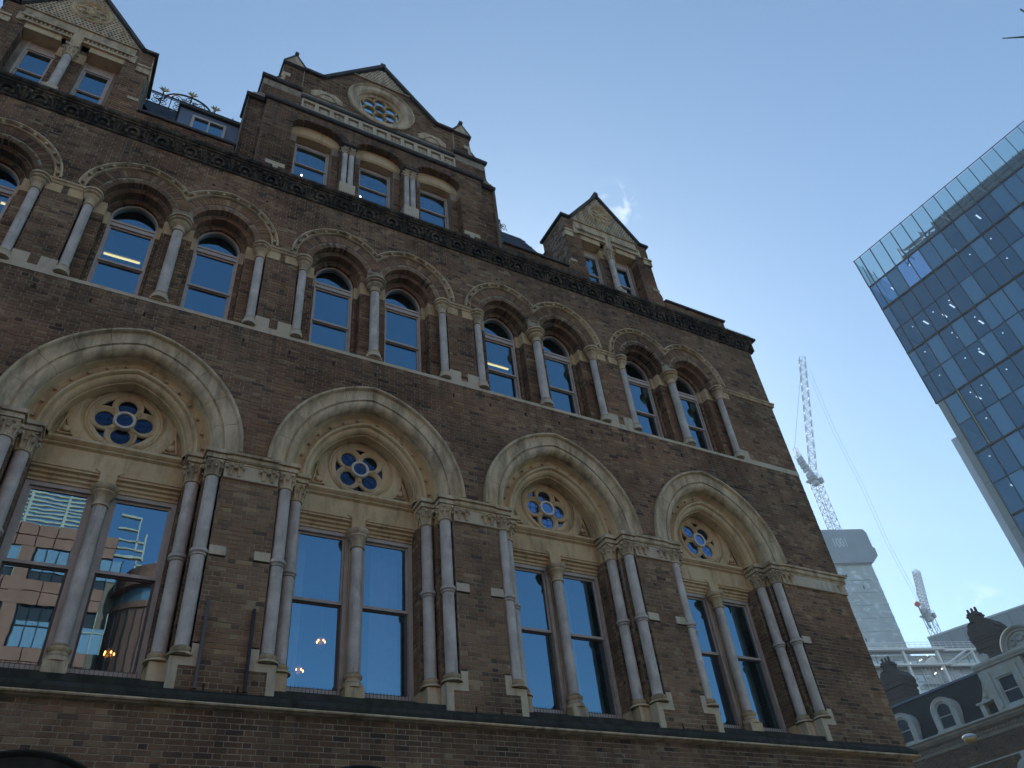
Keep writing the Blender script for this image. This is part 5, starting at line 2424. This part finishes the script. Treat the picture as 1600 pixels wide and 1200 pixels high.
def luffing_crane(base, slew, tip, tail, w, name_label, dist_s, hook=None):
    base, slew, tip, tail = map(Vector, (base, slew, tip, tail))
    t = thing('tower_crane', name_label, 'crane', tuple(base))
    mb = MB()
    truss(mb, base, slew, w, 14, .09 * dist_s, Vector((1, 0, 0)))
    mb.build('mast', M['cranegrey'], t)
    mb = MB()
    truss(mb, slew + Vector((0, 0, .5)), tip, w * .75, 24, .085 * dist_s)
    mb.build('jib', M['crane'], t)
    mb = MB()
    truss(mb, slew + Vector((0, 0, .5)), tail, w * .55, 4, .06 * dist_s)
    for q_ in (0, 1, 2):
        c_ = tail.lerp(slew, .10 + .16 * q_)
        mb.box(c_.x - .10 * w, c_.x + .14 * w, c_.y - .4 * w, c_.y + .4 * w, c_.z - .75 * w, c_.z + .05 * w)
    truss(mb, slew + Vector((0, 0, .3)), tail + Vector((0, 0, 1.1 * w)), w * .4, 4, .05 * dist_s)
    mb.build('counter_jib', M['crane'], t)
    mb = MB()
    mb.box(slew.x - .9 * w, slew.x + .5 * w, slew.y - .6 * w, slew.y + .6 * w, slew.z - .05 * w, slew.z + .12 * w)
    mb.box(slew.x - 1.1 * w, slew.x - .5 * w, slew.y - .7 * w, slew.y + .1 * w, slew.z + .12 * w, slew.z + .75 * w)
    mb.box(slew.x - .45 * w, slew.x - .05 * w, slew.y - .5 * w, slew.y + .4 * w, slew.z + .12 * w, slew.z + .5 * w)
    mb.box(slew.x - .9 * w, slew.x - .3 * w, slew.y - .8 * w, slew.y - .1 * w, slew.z - .95 * w, slew.z - .45 * w)
    mb.box(slew.x - .62 * w, slew.x - .56 * w, slew.y - .5 * w, slew.y - .44 * w, slew.z - .5 * w, slew.z)
    mb.box(slew.x + .35 * w, slew.x + .8 * w, slew.y - .7 * w, slew.y - .1 * w, slew.z - .35 * w, slew.z + .25 * w)
    for q_ in range(5):
        mb.box(slew.x - 1.2 * w + q_ * .45 * w, slew.x - 1.17 * w + q_ * .45 * w, slew.y - .75 * w, slew.y - .70 * w, slew.z + .1 * w, slew.z + .65 * w)
    mb.build('cab', M['crane'], t)
    mb = MB()
    ap = tail + Vector((0, 0, 1.1 * w))
    mb.tube([tuple(ap), tuple(tip)], .05 * dist_s, 4)
    mb.tube([tuple(ap), tuple(slew + Vector((0, 0, 1)))], .09 * dist_s, 4)
    mb.tube([tuple(ap), tuple(tail)], .09 * dist_s, 4)
    mb.build('pendant_rope', M['crane'], t)
    return t


b1 = at(1306, 832, 208)
s1 = at(1273, 752, 208)
s1 = Vector((b1.x, b1.y, s1.z))
luffing_crane((b1.x, b1.y, 86), s1, at(1253, 560, 212), at(1246, 712, 206), 2.3, 'tall white luffing tower crane rising from the grey core tower', 1.25)
b2_ = at(1463, 992, 232)
s2 = at(1452, 962, 232)
s2 = Vector((b2_.x, b2_.y, s2.z))
c2 = luffing_crane((b2_.x, b2_.y, 40), s2, at(1431, 893, 236), at(1446, 955, 230), 2.0, 'distant red and white tower crane above the white steel frame', 1.2)
mb = MB()
p = at(1433, 944, 230)
p2 = at(1454, 982, 230)
p0 = at(1431, 893, 236)
mb.tube([tuple(p0), tuple(p)], .06, 4)
mb.ball(tuple(p), .75, 8, 5)
mb.build('hook_block', M['red'], c2)
mb = MB()
mb.tube([tuple(p), tuple(p2)], .22, 5)
mb.build('load_line', M['cranegrey'], c2)

# long thin cable sweeping across the sky
mb = MB()
for off in (0, 5):
    P = [(1259 + off, 575), (1300 + off, 672), (1345 + off, 760), (1385 + off, 850), (1431 + off, 935)]
    mb.tube([tuple(at(x, y, 214)) for x, y in P], .035, 3)
ca = mb.build('hoist_cable', M['crane'])
tag(ca, 'pair of thin pale cables slanting down across the sky between the two cranes', 'cable')

# dark boom tip at the top right edge
t = thing('roof_boom', 'dark boom tip poking in at the top right corner of the sky', 'boom', tuple(at(1640, 80, 70)))
mb = MB()
pA, pB = at(1566, 60, 62), at(1668, 53, 66)
mb.tube([tuple(pA), tuple(pA.lerp(pB, .5)), tuple(pB)], [.04, .12, .16], 6)
mb.build('boom', M['iron'], t)
mb = MB()
mb.tube([tuple(at(1594, 14, 63)), tuple(at(1603, 20, 63.5)), tuple(at(1640, 34, 65)), tuple(at(1668, 50, 66))], .08, 6)
mb.tube([tuple(at(1668, 50, 66)), tuple(at(1700, 240, 80))], .3, 6)
mb.build('boom_stay', M['iron'], t)

# ---- grey slab block
F, (ox, oy) = frame_at(58.41, 140, 159.1)
gbk = thing('grey_clad_block', 'plain blue-grey clad block behind the dark chimney stack', 'building', (ox, oy, 0))
mb = MB(F)
mb.box(0, 24, 0, 16, 0, 45.63)
mb.box(3.9, 18.2, -.02, .02, 45.63, 45.95)
mb.build_split('clad_wall', plain_mat('blue_grey_cladding', (.25, .29, .32), .7, 0, .06, .2), gbk)
mb = MB(F)
mb.box(-.05, 24.05, -.10, 16, 45.64, 45.9)
mb.build('roof_edge', plain_mat('pale_edge', (.5, .52, .54), .6), gbk)
mb = MB(F)
for i in range(11):
    mb.box(i * 2.2 + 1, i * 2.2 + 1.04, -.04, .01, 0, 45.6)
mb.build_split('cladding_joint', M['darkplant'], gbk)

# ---- white steel frame building
F, (ox, oy) = frame_at(57, 110, 107)
sf = thing('steel_frame_building', 'glassy office block with exposed white steel beams, stairs and roof rail', 'building', (ox, oy, 0))
M['wsteel'] = plain_mat('white_steel', (.72, .74, .74), .5, 0, .06)
M['sfglass'] = glass_mat('office_glass', (.5, .6, .62), .12, 1.0, .02, (.9, 1, 1), 0, (.55, .62, .66))
mb = MB(F)
mb.box(-12, 12, 1.3, 16, 0, 35.3)
mb.build('glazed_wall', M['sfglass'], sf)
for z in (35.45, 33.5, 29.6, 25.7):
    mb = MB(F)
    mb.box(-12, 5.2 if z < 36 else 5.2, -.25, .25, z + .03, z + .26)
    mb.box(5.2, 12, .05, .4, z - .05, z + .24)
    mb.build('beam', M['wsteel'], sf)
mb = MB(F)
mb.box(-12, 12, .3, 1.3, 35.5, 35.65)
mb.box(-12, 12, .3, 1.3, 33.55, 33.62)
mb.build_split('floor_deck', M['fin'], sf)
for s in (-8.6, -.75, 4.15, 9.3):
    mb = MB(F)
    mb.box(s - .16, s + .16, 0, .3, 0, 35.5)
    mb.build('column', M['wsteel'], sf)
mb = MB(F)
for z in (36.0, 36.3, 36.6):
    mb.tube([(-12, .2, z), (12, .2, z)], .025, 4)
s = -12
while s < 12:
    mb.tube([(s, .2, 35.7), (s, .2, 36.6)], .025, 4)
    s += .9
mb.build('roof_rail', M['wsteel'], sf)
mb = MB(F)
mb.tube([(4.4, -.2, 33.5), (8.4, -.2, 35.4)], .14, 4)
mb.tube([(5.2, -.2, 33.5), (9.2, -.2, 35.2)], .06, 4)
mb.tube([(1.0, .6, 33.7), (3.7, .6, 35.0), (4.6, .6, 33.7)], .05, 4)
mb.prism([(1.1, 33.75), (3.65, 34.95), (4.5, 33.75)], .6, .66)
for i in range(9):
    mb.box(1.2 + i * .55, 1.24 + i * .55, .5, .58, 29.8, 33.4)
mb.build('stair_brace', M['wsteel'], sf)
mb = MB(F)
mb.prism([(.8, 31.5), (3.2, 32.6), (3.2, 33.1), (6.6, 33.1), (6.6, 31.5)], .8, .9)
mb.build('pale_canopy', M['crane'], sf)
mb = MB(F)
for i in range(5):
    for j in range(26):
        if (i * 7 + j * 3) % 4:
            mb.box(-11.5 + j * .9, -10.9 + j * .9, 1.22, 1.3, 29.9 + i * 1.2, 30.1 + i * 1.2)
for j in range(13):
    mb.box(-11.6 + j * 1.9, -11.54 + j * 1.9, 1.2, 1.3, 20, 35.3)
for j in range(8):
    mb.box(-12, 12, 1.21, 1.29, 28.3 + j * .92, 28.34 + j * .92)
mb.build('glazing_bar', M['crane'], sf)
mb = MB(F)
for s, z in ((2.7, 34.9), (1.3, 34.3), (1.6, 34.4), (-.2, 33.95), (3.9, 33.2), (2.6, 32.6), (2.8, 32.7)):
    mb.ball((s, .3, z), .09, 6, 4)
mb.build_split('floodlight', emit_mat('flood', (1, 1, 1), 1.5), sf)

# ---- old stone-trimmed building with mansard
F, (ox, oy) = frame_at(55, 55, 175.5)
ob = thing('mansard_building', 'old dark brick building with slate mansard and white arched dormers at lower right', 'building', (ox, oy, 0))
M['obstone'] = stone_mat('grey_painted_stone', (.46, .47, .44), (.13, .13, .12), .4, (.38, .34, .27), 1.0, .4)
M['obwarm'] = stone_mat('buff_stone', (.24, .20, .15), (.08, .07, .055), .5, None, 1.0, .5)
M['obslate'] = plain_mat('dark_fish_slate', (.014, .019, .022), .85, 0, .35, 2.5)
M['oblead'] = plain_mat('old_lead', (.08, .105, .15), .55, .05, .15, 2)
M['obglass'] = glass_mat('old_glass', (.22, .23, .24), .012, .35, .02, (.8, .9, 1), 0)
mb = MB(F)
mb.box(-12, 20, 0.02, 12, 0, 12.4)
mb.build('wall', M['mortar'], ob)
mbb = MB()
out = []


def ob_iv(z):
    iv = [(-3, 12.0)]
    for c in (-.1, 2.72, 5.9, 8.9):
        if z < 10.3:
            iv = sub(iv, c - .42, c + .42)
        else:
            q = .42 ** 2 - (z - 10.3) ** 2
            if q > 0:
                iv = sub(iv, c - math.sqrt(q), c + math.sqrt(q))
    return iv


course_bricks(ob_iv, 8.0, 12.38, out)
for B in out:
    add_brick(mbb, B, lambda u, d, z: F(u, d, z))
stuff(mbb.build('brickwork', M['brickdark'], ob, tint=True))
mb = MB(F)
mb.extx([(.1, 12.40), (-.08, 12.40), (-.10, 12.45), (-.10, 12.52), (-.04, 12.54), (-.04, 12.80), (-.12, 12.83), (-.25, 12.92), (-.30, 13.02), (-.34, 13.03), (-.34, 13.14), (-.40, 13.2), (-.40, 13.24), (.4, 13.26)], -6, 16)
mb.build('cornice', M['obwarm'], ob)
mb = MB(F)
s = -5.9
while s < 15.9:
    mb.box(s, s + .07, -.12, -.04, 12.62, 12.78)
    s += .14
stuff(mb.build('dentils', M['obwarm'], ob))
mb = MB(F)
mb.extx([(.1, 11.26), (-.06, 11.26), (-.07, 11.33), (.1, 11.36)], -6, 16)
mb.build('string_course', M['obstone'], ob)
mb = MB(F)
mb.extx([(-.34, 13.245), (-.34, 13.32), (-.1, 13.34), (.3, 13.34), (.3, 13.26)], -6, 16)
mb.build('parapet_ledge', M['obstone'], ob)
for c in (-.1, 2.72, 5.9, 8.9):
    mb = MB(F)
    mb.ringxz(c, 10.3, [(.72, .02), (.72, -.06), (.66, -.07), (.60, -.04), (.55, -.07), (.46, -.03), (.42, .0), (.42, .3)], 20, 0, PI)
    for s in (1, -1):
        mb.box(min(c + s * .42, c + s * .7), max(c + s * .42, c + s * .7), -.06, .3, 8.0, 10.3)
    mb.prism([(c - .10, 10.85), (c + .10, 10.85), (c + .15, 11.26), (c - .15, 11.26)], -.14, 0)
    w = mb.build('arched_window', M['obstone'], ob)
    mb = MB(F)
    mb.ringxz(c, 10.3, [(.001, .012), (.42, .012)], 20, 0, PI)
    mb.face([(c - .42, .012, 8), (c + .42, .012, 8), (c + .42, .012, 10.3), (c - .42, .012, 10.3)])
    mb.build('pane', M['obglass'], w)
    mb = MB(F)
    mb.box(c - .02, c + .02, -.01, .01, 8, 10.7)
    mb.box(c - .42, c + .42, -.01, .01, 9.4, 9.45)
    mb.build('glazing_bar', M['obstone'], w)
# mansard slope
mb = MB(F)
mb.hexa([(-3.4, .25, 13.3), (14, .25, 13.3), (14, 8, 13.3), (-3.4, 8, 13.3), (-3.0, 1.35, 15.95), (14, 1.35, 15.95), (14, 7, 15.95), (-3.0, 7, 15.95)])
mb.build('roof', M['obslate'], ob)
mb = MB(F)
for i in range(15):
    t0, t1 = i / 15, (i + 1.2) / 15
    za, zb = 13.32 + 2.63 * t0, 13.32 + 2.63 * min(1, t1)
    ya, yb = .25 + 1.1 * t0, .25 + 1.1 * min(1, t1)
    s = -3.2 + (.14 if i % 2 else 0)
    while s < 5.7:
        jj = random.uniform(0, .02)
        mb.face([(s + .01, ya - .05 - jj, za), (s + .26, ya - .05 - jj, za), (s + .26, yb - .015, zb), (s + .01, yb - .015, zb)])
        s += .27
stuff(mb.build('roof_slates', M['obslate'], ob))
mb = MB(F)
mb.box(-3.1, 5.5, 1.22, 1.6, 15.93, 16.05)
mb.box(-.35, -.05, .3, .5, 13.3, 13.31)
mb.build_split('lead_ridge', M['oblead'], ob)
# dormers
for c in (-3.1, -.12, 2.70):
    mb = MB(F)
    zc = 14.42
    mb.ringxz(c, zc, [(.76, .6), (.76, -.03), (.70, -.07), (.64, -.03), (.60, -.05), (.53, -.05), (.50, .0), (.44, .02), (.42, .10)], 24, 0, PI)
    for s in (1, -1):
        mb.box(min(c + s * .43, c + s * .76), max(c + s * .43, c + s * .76), -.04, .6, 13.34, zc)
    mb.box(c - .80, c + .80, -.12, .3, 13.33, 13.46)
    dmo = mb.build('arched_dormer', M['obstone'], ob)
    q = MB(F)
    q.ringxz(c, zc, [(.72, .05), (.72, 1.3)], 20, 0, PI)
    for s in (1, -1):
        q.box(min(c + s * .68, c + s * .725), max(c + s * .68, c + s * .725), .05, 1.3, 13.4, zc)
    q.build('dormer_side', M['oblead'], dmo)
    q = MB(F)
    q.ringxz(c, zc, [(.001, .10), (.44, .10)], 20, 0, PI)
    q.face([(c - .44, .10, 13.46), (c + .44, .10, 13.46), (c + .44, .10, zc), (c - .44, .10, zc)])
    q.build('pane', M['obglass'], dmo)
    q = MB(F)
    q.ringxz(c, zc, [(.44, .09), (.44, .05), (.40, .05), (.40, .09)], 20, 0, PI)
    for s in (1, -1):
        q.box(min(c + s * .40, c + s * .44), max(c + s * .40, c + s * .44), .05, .09, 13.5, zc)
    q.box(c - .4, c + .4, .05, .09, 14.12, 14.17)
    q.box(c - .4, c + .4, .05, .09, 13.46, 13.53)
    q.build('sash', M['obstone'], dmo)
# big stone dormer with round pediment
mb = MB(F)
mb.box(5.72, 6.35, -.05, 1.2, 13.34, 15.72)
mb.box(7.35, 8.1, -.05, 1.2, 13.34, 15.72)
mb.box(6.35, 7.35, -.05, 1.2, 15.0, 15.72)
mb.box(6.35, 7.35, -.02, 1.2, 13.34, 13.55)
for x in (6.05, 7.65):
    mb.box(x - .08, x + .08, -.14, 0, 13.5, 15.4)
mb.extx([(-.05, 15.60), (-.16, 15.64), (-.20, 15.72), (-.26, 15.78), (-.30, 15.88), (-.28, 15.94), (1.2, 16.0), (1.2, 15.6)], 5.45, 9.4)
mb.box(5.50, 5.72, .0, 1.2, 14.1, 15.6)
mb.prism([(4.95, 14.1), (5.72, 14.1), (5.72, 15.3), (5.5, 15.2), (5.35, 14.7), (5.15, 14.35)], .05, .5)
mb.box(4.70, 5.60, -.10, .5, 14.02, 14.12)
mb.box(4.82, 5.08, -.04, .5, 13.34, 14.02)
mb.ball((5.42, .02, 14.4), .18, 10, 6, 1, .6, 1)
mb.prism([(5.5, 16.0), (5.85, 16.0), (5.85, 16.75), (5.5, 16.75)], 1.0, 1.5)
bd = mb.build('stone_dormer', M['obstone'], ob)
q = MB(F)
q.ringxz(8.55, 15.98, [(1.12, 1.1), (1.12, -.25), (1.04, -.32), (.96, -.25), (.90, -.12), (.82, -.10), (.80, 0)], 26, 0, PI)
q.ringxz(8.55, 15.98, [(.81, .0), (.001, .0)], 20, 0, PI)
for (x, z, r) in ((8.1, 16.3, .18), (8.55, 16.45, .22), (8.95, 16.3, .18)):
    q.ringxz(x, z, [(r, -.02), (r * .85, -.10), (r * .6, -.02)], 14)
q.build('round_pediment', M['obstone'], bd)
q = MB(F)
q.face([(6.35, .12, 13.5), (7.35, .12, 13.5), (7.35, .12, 15.0), (6.35, .12, 15.0)])
q.build('pane', M['obglass'], bd)
q = MB(F)
for a in ((6.35, 6.43, 13.55, 15.0), (7.27, 7.35, 13.55, 15.0), (6.43, 7.27, 14.92, 15.0), (6.43, 7.27, 14.2, 14.26), (6.43, 7.27, 13.55, 13.62)):
    q.box(a[0], a[1], .03, .10, a[2], a[3])
for i in range(3):
    q.box(6.12 + i * .07, 6.16 + i * .07, -.10 + i * .03, -.04, 13.6, 15.1)
q.build('sash', M['obstone'], bd)


M['sooted'] = plain_mat('soot_black_brick', (.065, .055, .048), .95, 0, .3, 9)


# chimneys
def chimney(F, s0, s1, z0, z1, cs, label, name='chimney_stack'):
    ox, oy, _ = F((s0 + s1) / 2, 2, 0)
    t = thing(name, label, 'chimney', (ox, oy, z0))
    mb = MB(F)
    n = int((z1 - z0) / .16)
    for i in range(n):
        e = .0 if i % 2 else -.03
        fl = .07 if i > n - 4 else 0
        mb.box(s0 - fl - e, s1 + fl + e, -.1 - fl - e, 1.5 + fl + e, z0 + i * (z1 - z0) / n, z0 + (i + 1) * (z1 - z0) / n - .004, rr.random() * .3)
    mb.build('stack', M['sooted'], t, tint=True)
    mb = MB(F)
    mb.prism([(s0 - .08, z1), (s1 + .08, z1), (s1 + .08, z1 + .1), (s1 - .2, z1 + .55), (s1 - .6, z1 + .7), (cs + .4, z1 + .55), (cs - .25, z1 + .6), (s0 + .05, z1 + .35), (s0 - .05, z1 + .2)], -.1, 1.5)
    mb.ringxz(cs - .1, z1 + .35, [(.34, -.12), (.34, 1.52)], 18, 0, PI)
    mb.build('shoulder', M['sooted'], t)
    mb = MB(F)
    mb.box(cs - .32, cs + .30, .3, 1.1, z1 + .5, z1 + 1.35)
    mb.box(cs - .38, cs + .36, .24, 1.16, z1 + 1.1, z1 + 1.2)
    for dx in (-.26, .0, .24):
        mb.tube([(cs + dx, .6, z1 + 1.3), (cs + dx, .6, z1 + 1.6)], .09, 6)
        mb.box(cs + dx - .05, cs + dx + .05, 0.55, 0.65, z1 + 1.55, z1 + 1.68)
    mb.build_split('chimney_pot', M['sooted'], t)


def F_inv(dx, cs, z1):
    return (cs + dx, 2.2, z1 + 1.3)


Fc, _ = frame_at(59, 57, 175.5)
chimney(Fc, 1.95, 3.6, 15.9, 18.75, 2.5, 'dark soot-black chimney stack with crown pots against the grey clad block')
chimney(Fc, -5.0, -3.5, 15.9, 18.2, -4.4, 'dark chimney stack beside the brick building edge in front of the steel frame')

# street lamp bracketed off the old building
L0 = at(1516, 1155, 49)
Lf = Vector(F(3.6, 0.0, L0.z + .35))
t = thing('street_lamp', 'oval street lantern with amber glass bracketed from the mansard building', 'street lamp', tuple(Lf))
mb = MB()
mb.ball(tuple(L0 + Vector((0, 0, .10))), .42, 14, 8, 1, .8, .36)
mb.build('lamp_hood', M['concgrey'], t, smooth=True)
mb = MB()
mb.ball(tuple(L0), .38, 14, 8, .95, .8, .55)
mt, nt, b = mat_new('amber_glass')
b.inputs['Base Color'].default_value = (.45, .26, .07, 1)
b.inputs['Roughness'].default_value = .25
mb.build('lamp_glass', mt, t, smooth=True)
mb = MB()
mb.tube([tuple(L0 + Vector((.1, 0, .22))), tuple(L0.lerp(Lf, .5) + Vector((0, 0, .35))), tuple(Lf)], .05, 6)
mb.build('bracket', M['steel'], t)

# ================================================================== across the street (seen mirrored in the leftmost tall window)
M['salmon'] = plain_mat('salmon_tile', (.44, .19, .11), .6, 0, .14, 1.2)
M['lou'] = plain_mat('cream_louvre', (.68, .60, .42), .5, 0, .08)
M['oppglass'] = glass_mat('pale_office_glass', (.5, .6, .6), .25, 1, .02, (.8, .95, 1), 0, (.30, .38, .40))
op = thing('salmon_tiled_office', 'salmon tiled office block with cream louvres mirrored in the leftmost tall window', 'building', (-10, -40, 0))
Y0 = -36.0
mb = MB()
mb.box(-30, 1.0, -60, Y0 - .15, 0, 28.4)
mb.build('wall', M['darkplant'], op)
mb = MB()
mb.box(1.0, 9, -60, -38.5, 0, 27.4)
mb.build('beige_wing', plain_mat('beige_wing_wall', (.30, .22, .15), .7, 0, .25, .8), op)
floors = [(27.0, 28.4), (23.4, 24.9), (19.4, 21.0), (15.4, 17.0), (11.4, 13.0), (7.4, 9.0), (3.5, 5.0)]
for (za, zb) in floors:
    for i in range(31):
        x0 = -30 + i
        mb = MB()
        mb.box(x0 + .03, x0 + .97, Y0 - .15, Y0, za, (za + zb) / 2 - .03)
        mb.box(x0 + .03, x0 + .97, Y0 - .15, Y0, (za + zb) / 2 + .03, zb)
        mb.build('tile_panel', M['salmon'], op)
mb = MB()
for i in range(12):
    mb.box(-29.6 + i * 2.6, -28.9 + i * 2.6, Y0 - .2, Y0 - .02, 3, 27)
mb.build_split('tile_pier', M['salmon'], op)
for j, (za, zb) in enumerate(floors[1:]):
    top = floors[j][0]
    for i in range(12):
        mb = MB()
        x0 = -28.8 + i * 2.6
        mb.box(x0, x0 + 1.8, Y0 - .14, Y0 - .10, zb + (.05 if j % 2 else .6), top - (.05 if j % 2 == 0 else .9))
        w_ = mb.build('window', M['oppglass'], op)
        q = MB()
        for xx in (x0, x0 + .57, x0 + 1.17, x0 + 1.76):
            q.box(xx, xx + .05, Y0 - .12, Y0 - .04, zb, top)
        q.box(x0, x0 + 1.8, Y0 - .12, Y0 - .05, (zb + top) / 2, (zb + top) / 2 + .06)
        q.build('glazing_bar', M['lou'] if (i + j) % 3 == 0 else M['darkplant'], w_)
mb = MB()
for i in range(12):
    z = 28.5 + i * .28
    mb.box(-30, .4, Y0 - .5, Y0 - .35, z, z + .11)
for i in range(16):
    mb.box(-30 + i * 2.0, -29.85 + i * 2.0, Y0 - .55, Y0 - .3, 28.4, 32.0)
mb.build('louvre_screen', M['lou'], op)
mb = MB()
# steel frames and stepped terraces right of the louvres
for (x0, x1, z0, z1) in ((.9, 2.2, 30.6, 30.75), (2.1, 2.2, 28.4, 30.6), (.9, 2.1, 29.7, 29.8), (2.6, 2.7, 27.6, 29.6), (1.0, 2.6, 28.9, 29.0), (1.0, 2.6, 28.3, 28.4), (1.0, 2.6, 27.7, 27.85)):
    mb.box(x0, x1, Y0 - 1.2, Y0 - .95, z0, z1)
for i in range(5):
    mb.box(2.4, 8, Y0 - 3.2, Y0 - 3.1, 27.1 + i * .32, 27.18 + i * .32)
for i in range(5):
    mb.box(2.4 + i * 1.2, 2.5 + i * 1.2, Y0 - 3.2, Y0 - 3.1, 26.8, 28.8)
mb.build_split('terrace_rail', M['lou'], op)
mb = MB()
mb.lathe([(3.2, 0), (3.2, 24.2), (3.3, 24.25), (3.3, 24.6)], 4.9, -38.9, 40)
mb.build('curved_drum', M['salmon'], op)
mb = MB()
mb.lathe([(3.0, 24.6), (3.0, 25.7)], 4.9, -38.9, 40)
mb.build('drum_glazing', M['oppglass'], op)
mb = MB()
mb.lathe([(3.4, 25.7), (3.4, 26.4), (3.1, 26.6), (3.1, 27.2)], 4.9, -38.9, 40)
mb.build('drum_parapet', M['salmon'], op)
mb = MB()
for i in range(40):
    a = 2 * PI * i / 40
    mb.box(4.9 + 3.22 * math.cos(a) - .02, 4.9 + 3.22 * math.cos(a) + .02, -38.9 + 3.22 * math.sin(a) - .02, -38.9 + 3.22 * math.sin(a) + .02, 0, 24.2)
mb.build_split('panel_joint', M['darkplant'], op)

# ================================================================== air
mt = D.materials.new('haze_air')
mt.use_nodes = True
nt = mt.node_tree
nt.nodes.clear()
o_ = nt.nodes.new('ShaderNodeOutputMaterial')
pv = nt.nodes.new('ShaderNodeVolumePrincipled')
pv.inputs['Color'].default_value = (.80, .90, 1.0, 1)
pv.inputs['Density'].default_value = 0.0006
pv.inputs['Anisotropy'].default_value = 0.2
nt.links.new(pv.outputs[0], o_.inputs['Volume'])
mb = MB()
mb.box(-60, 330, -90, 330, -1.5, 172)
stuff(mb.build('haze', mt))
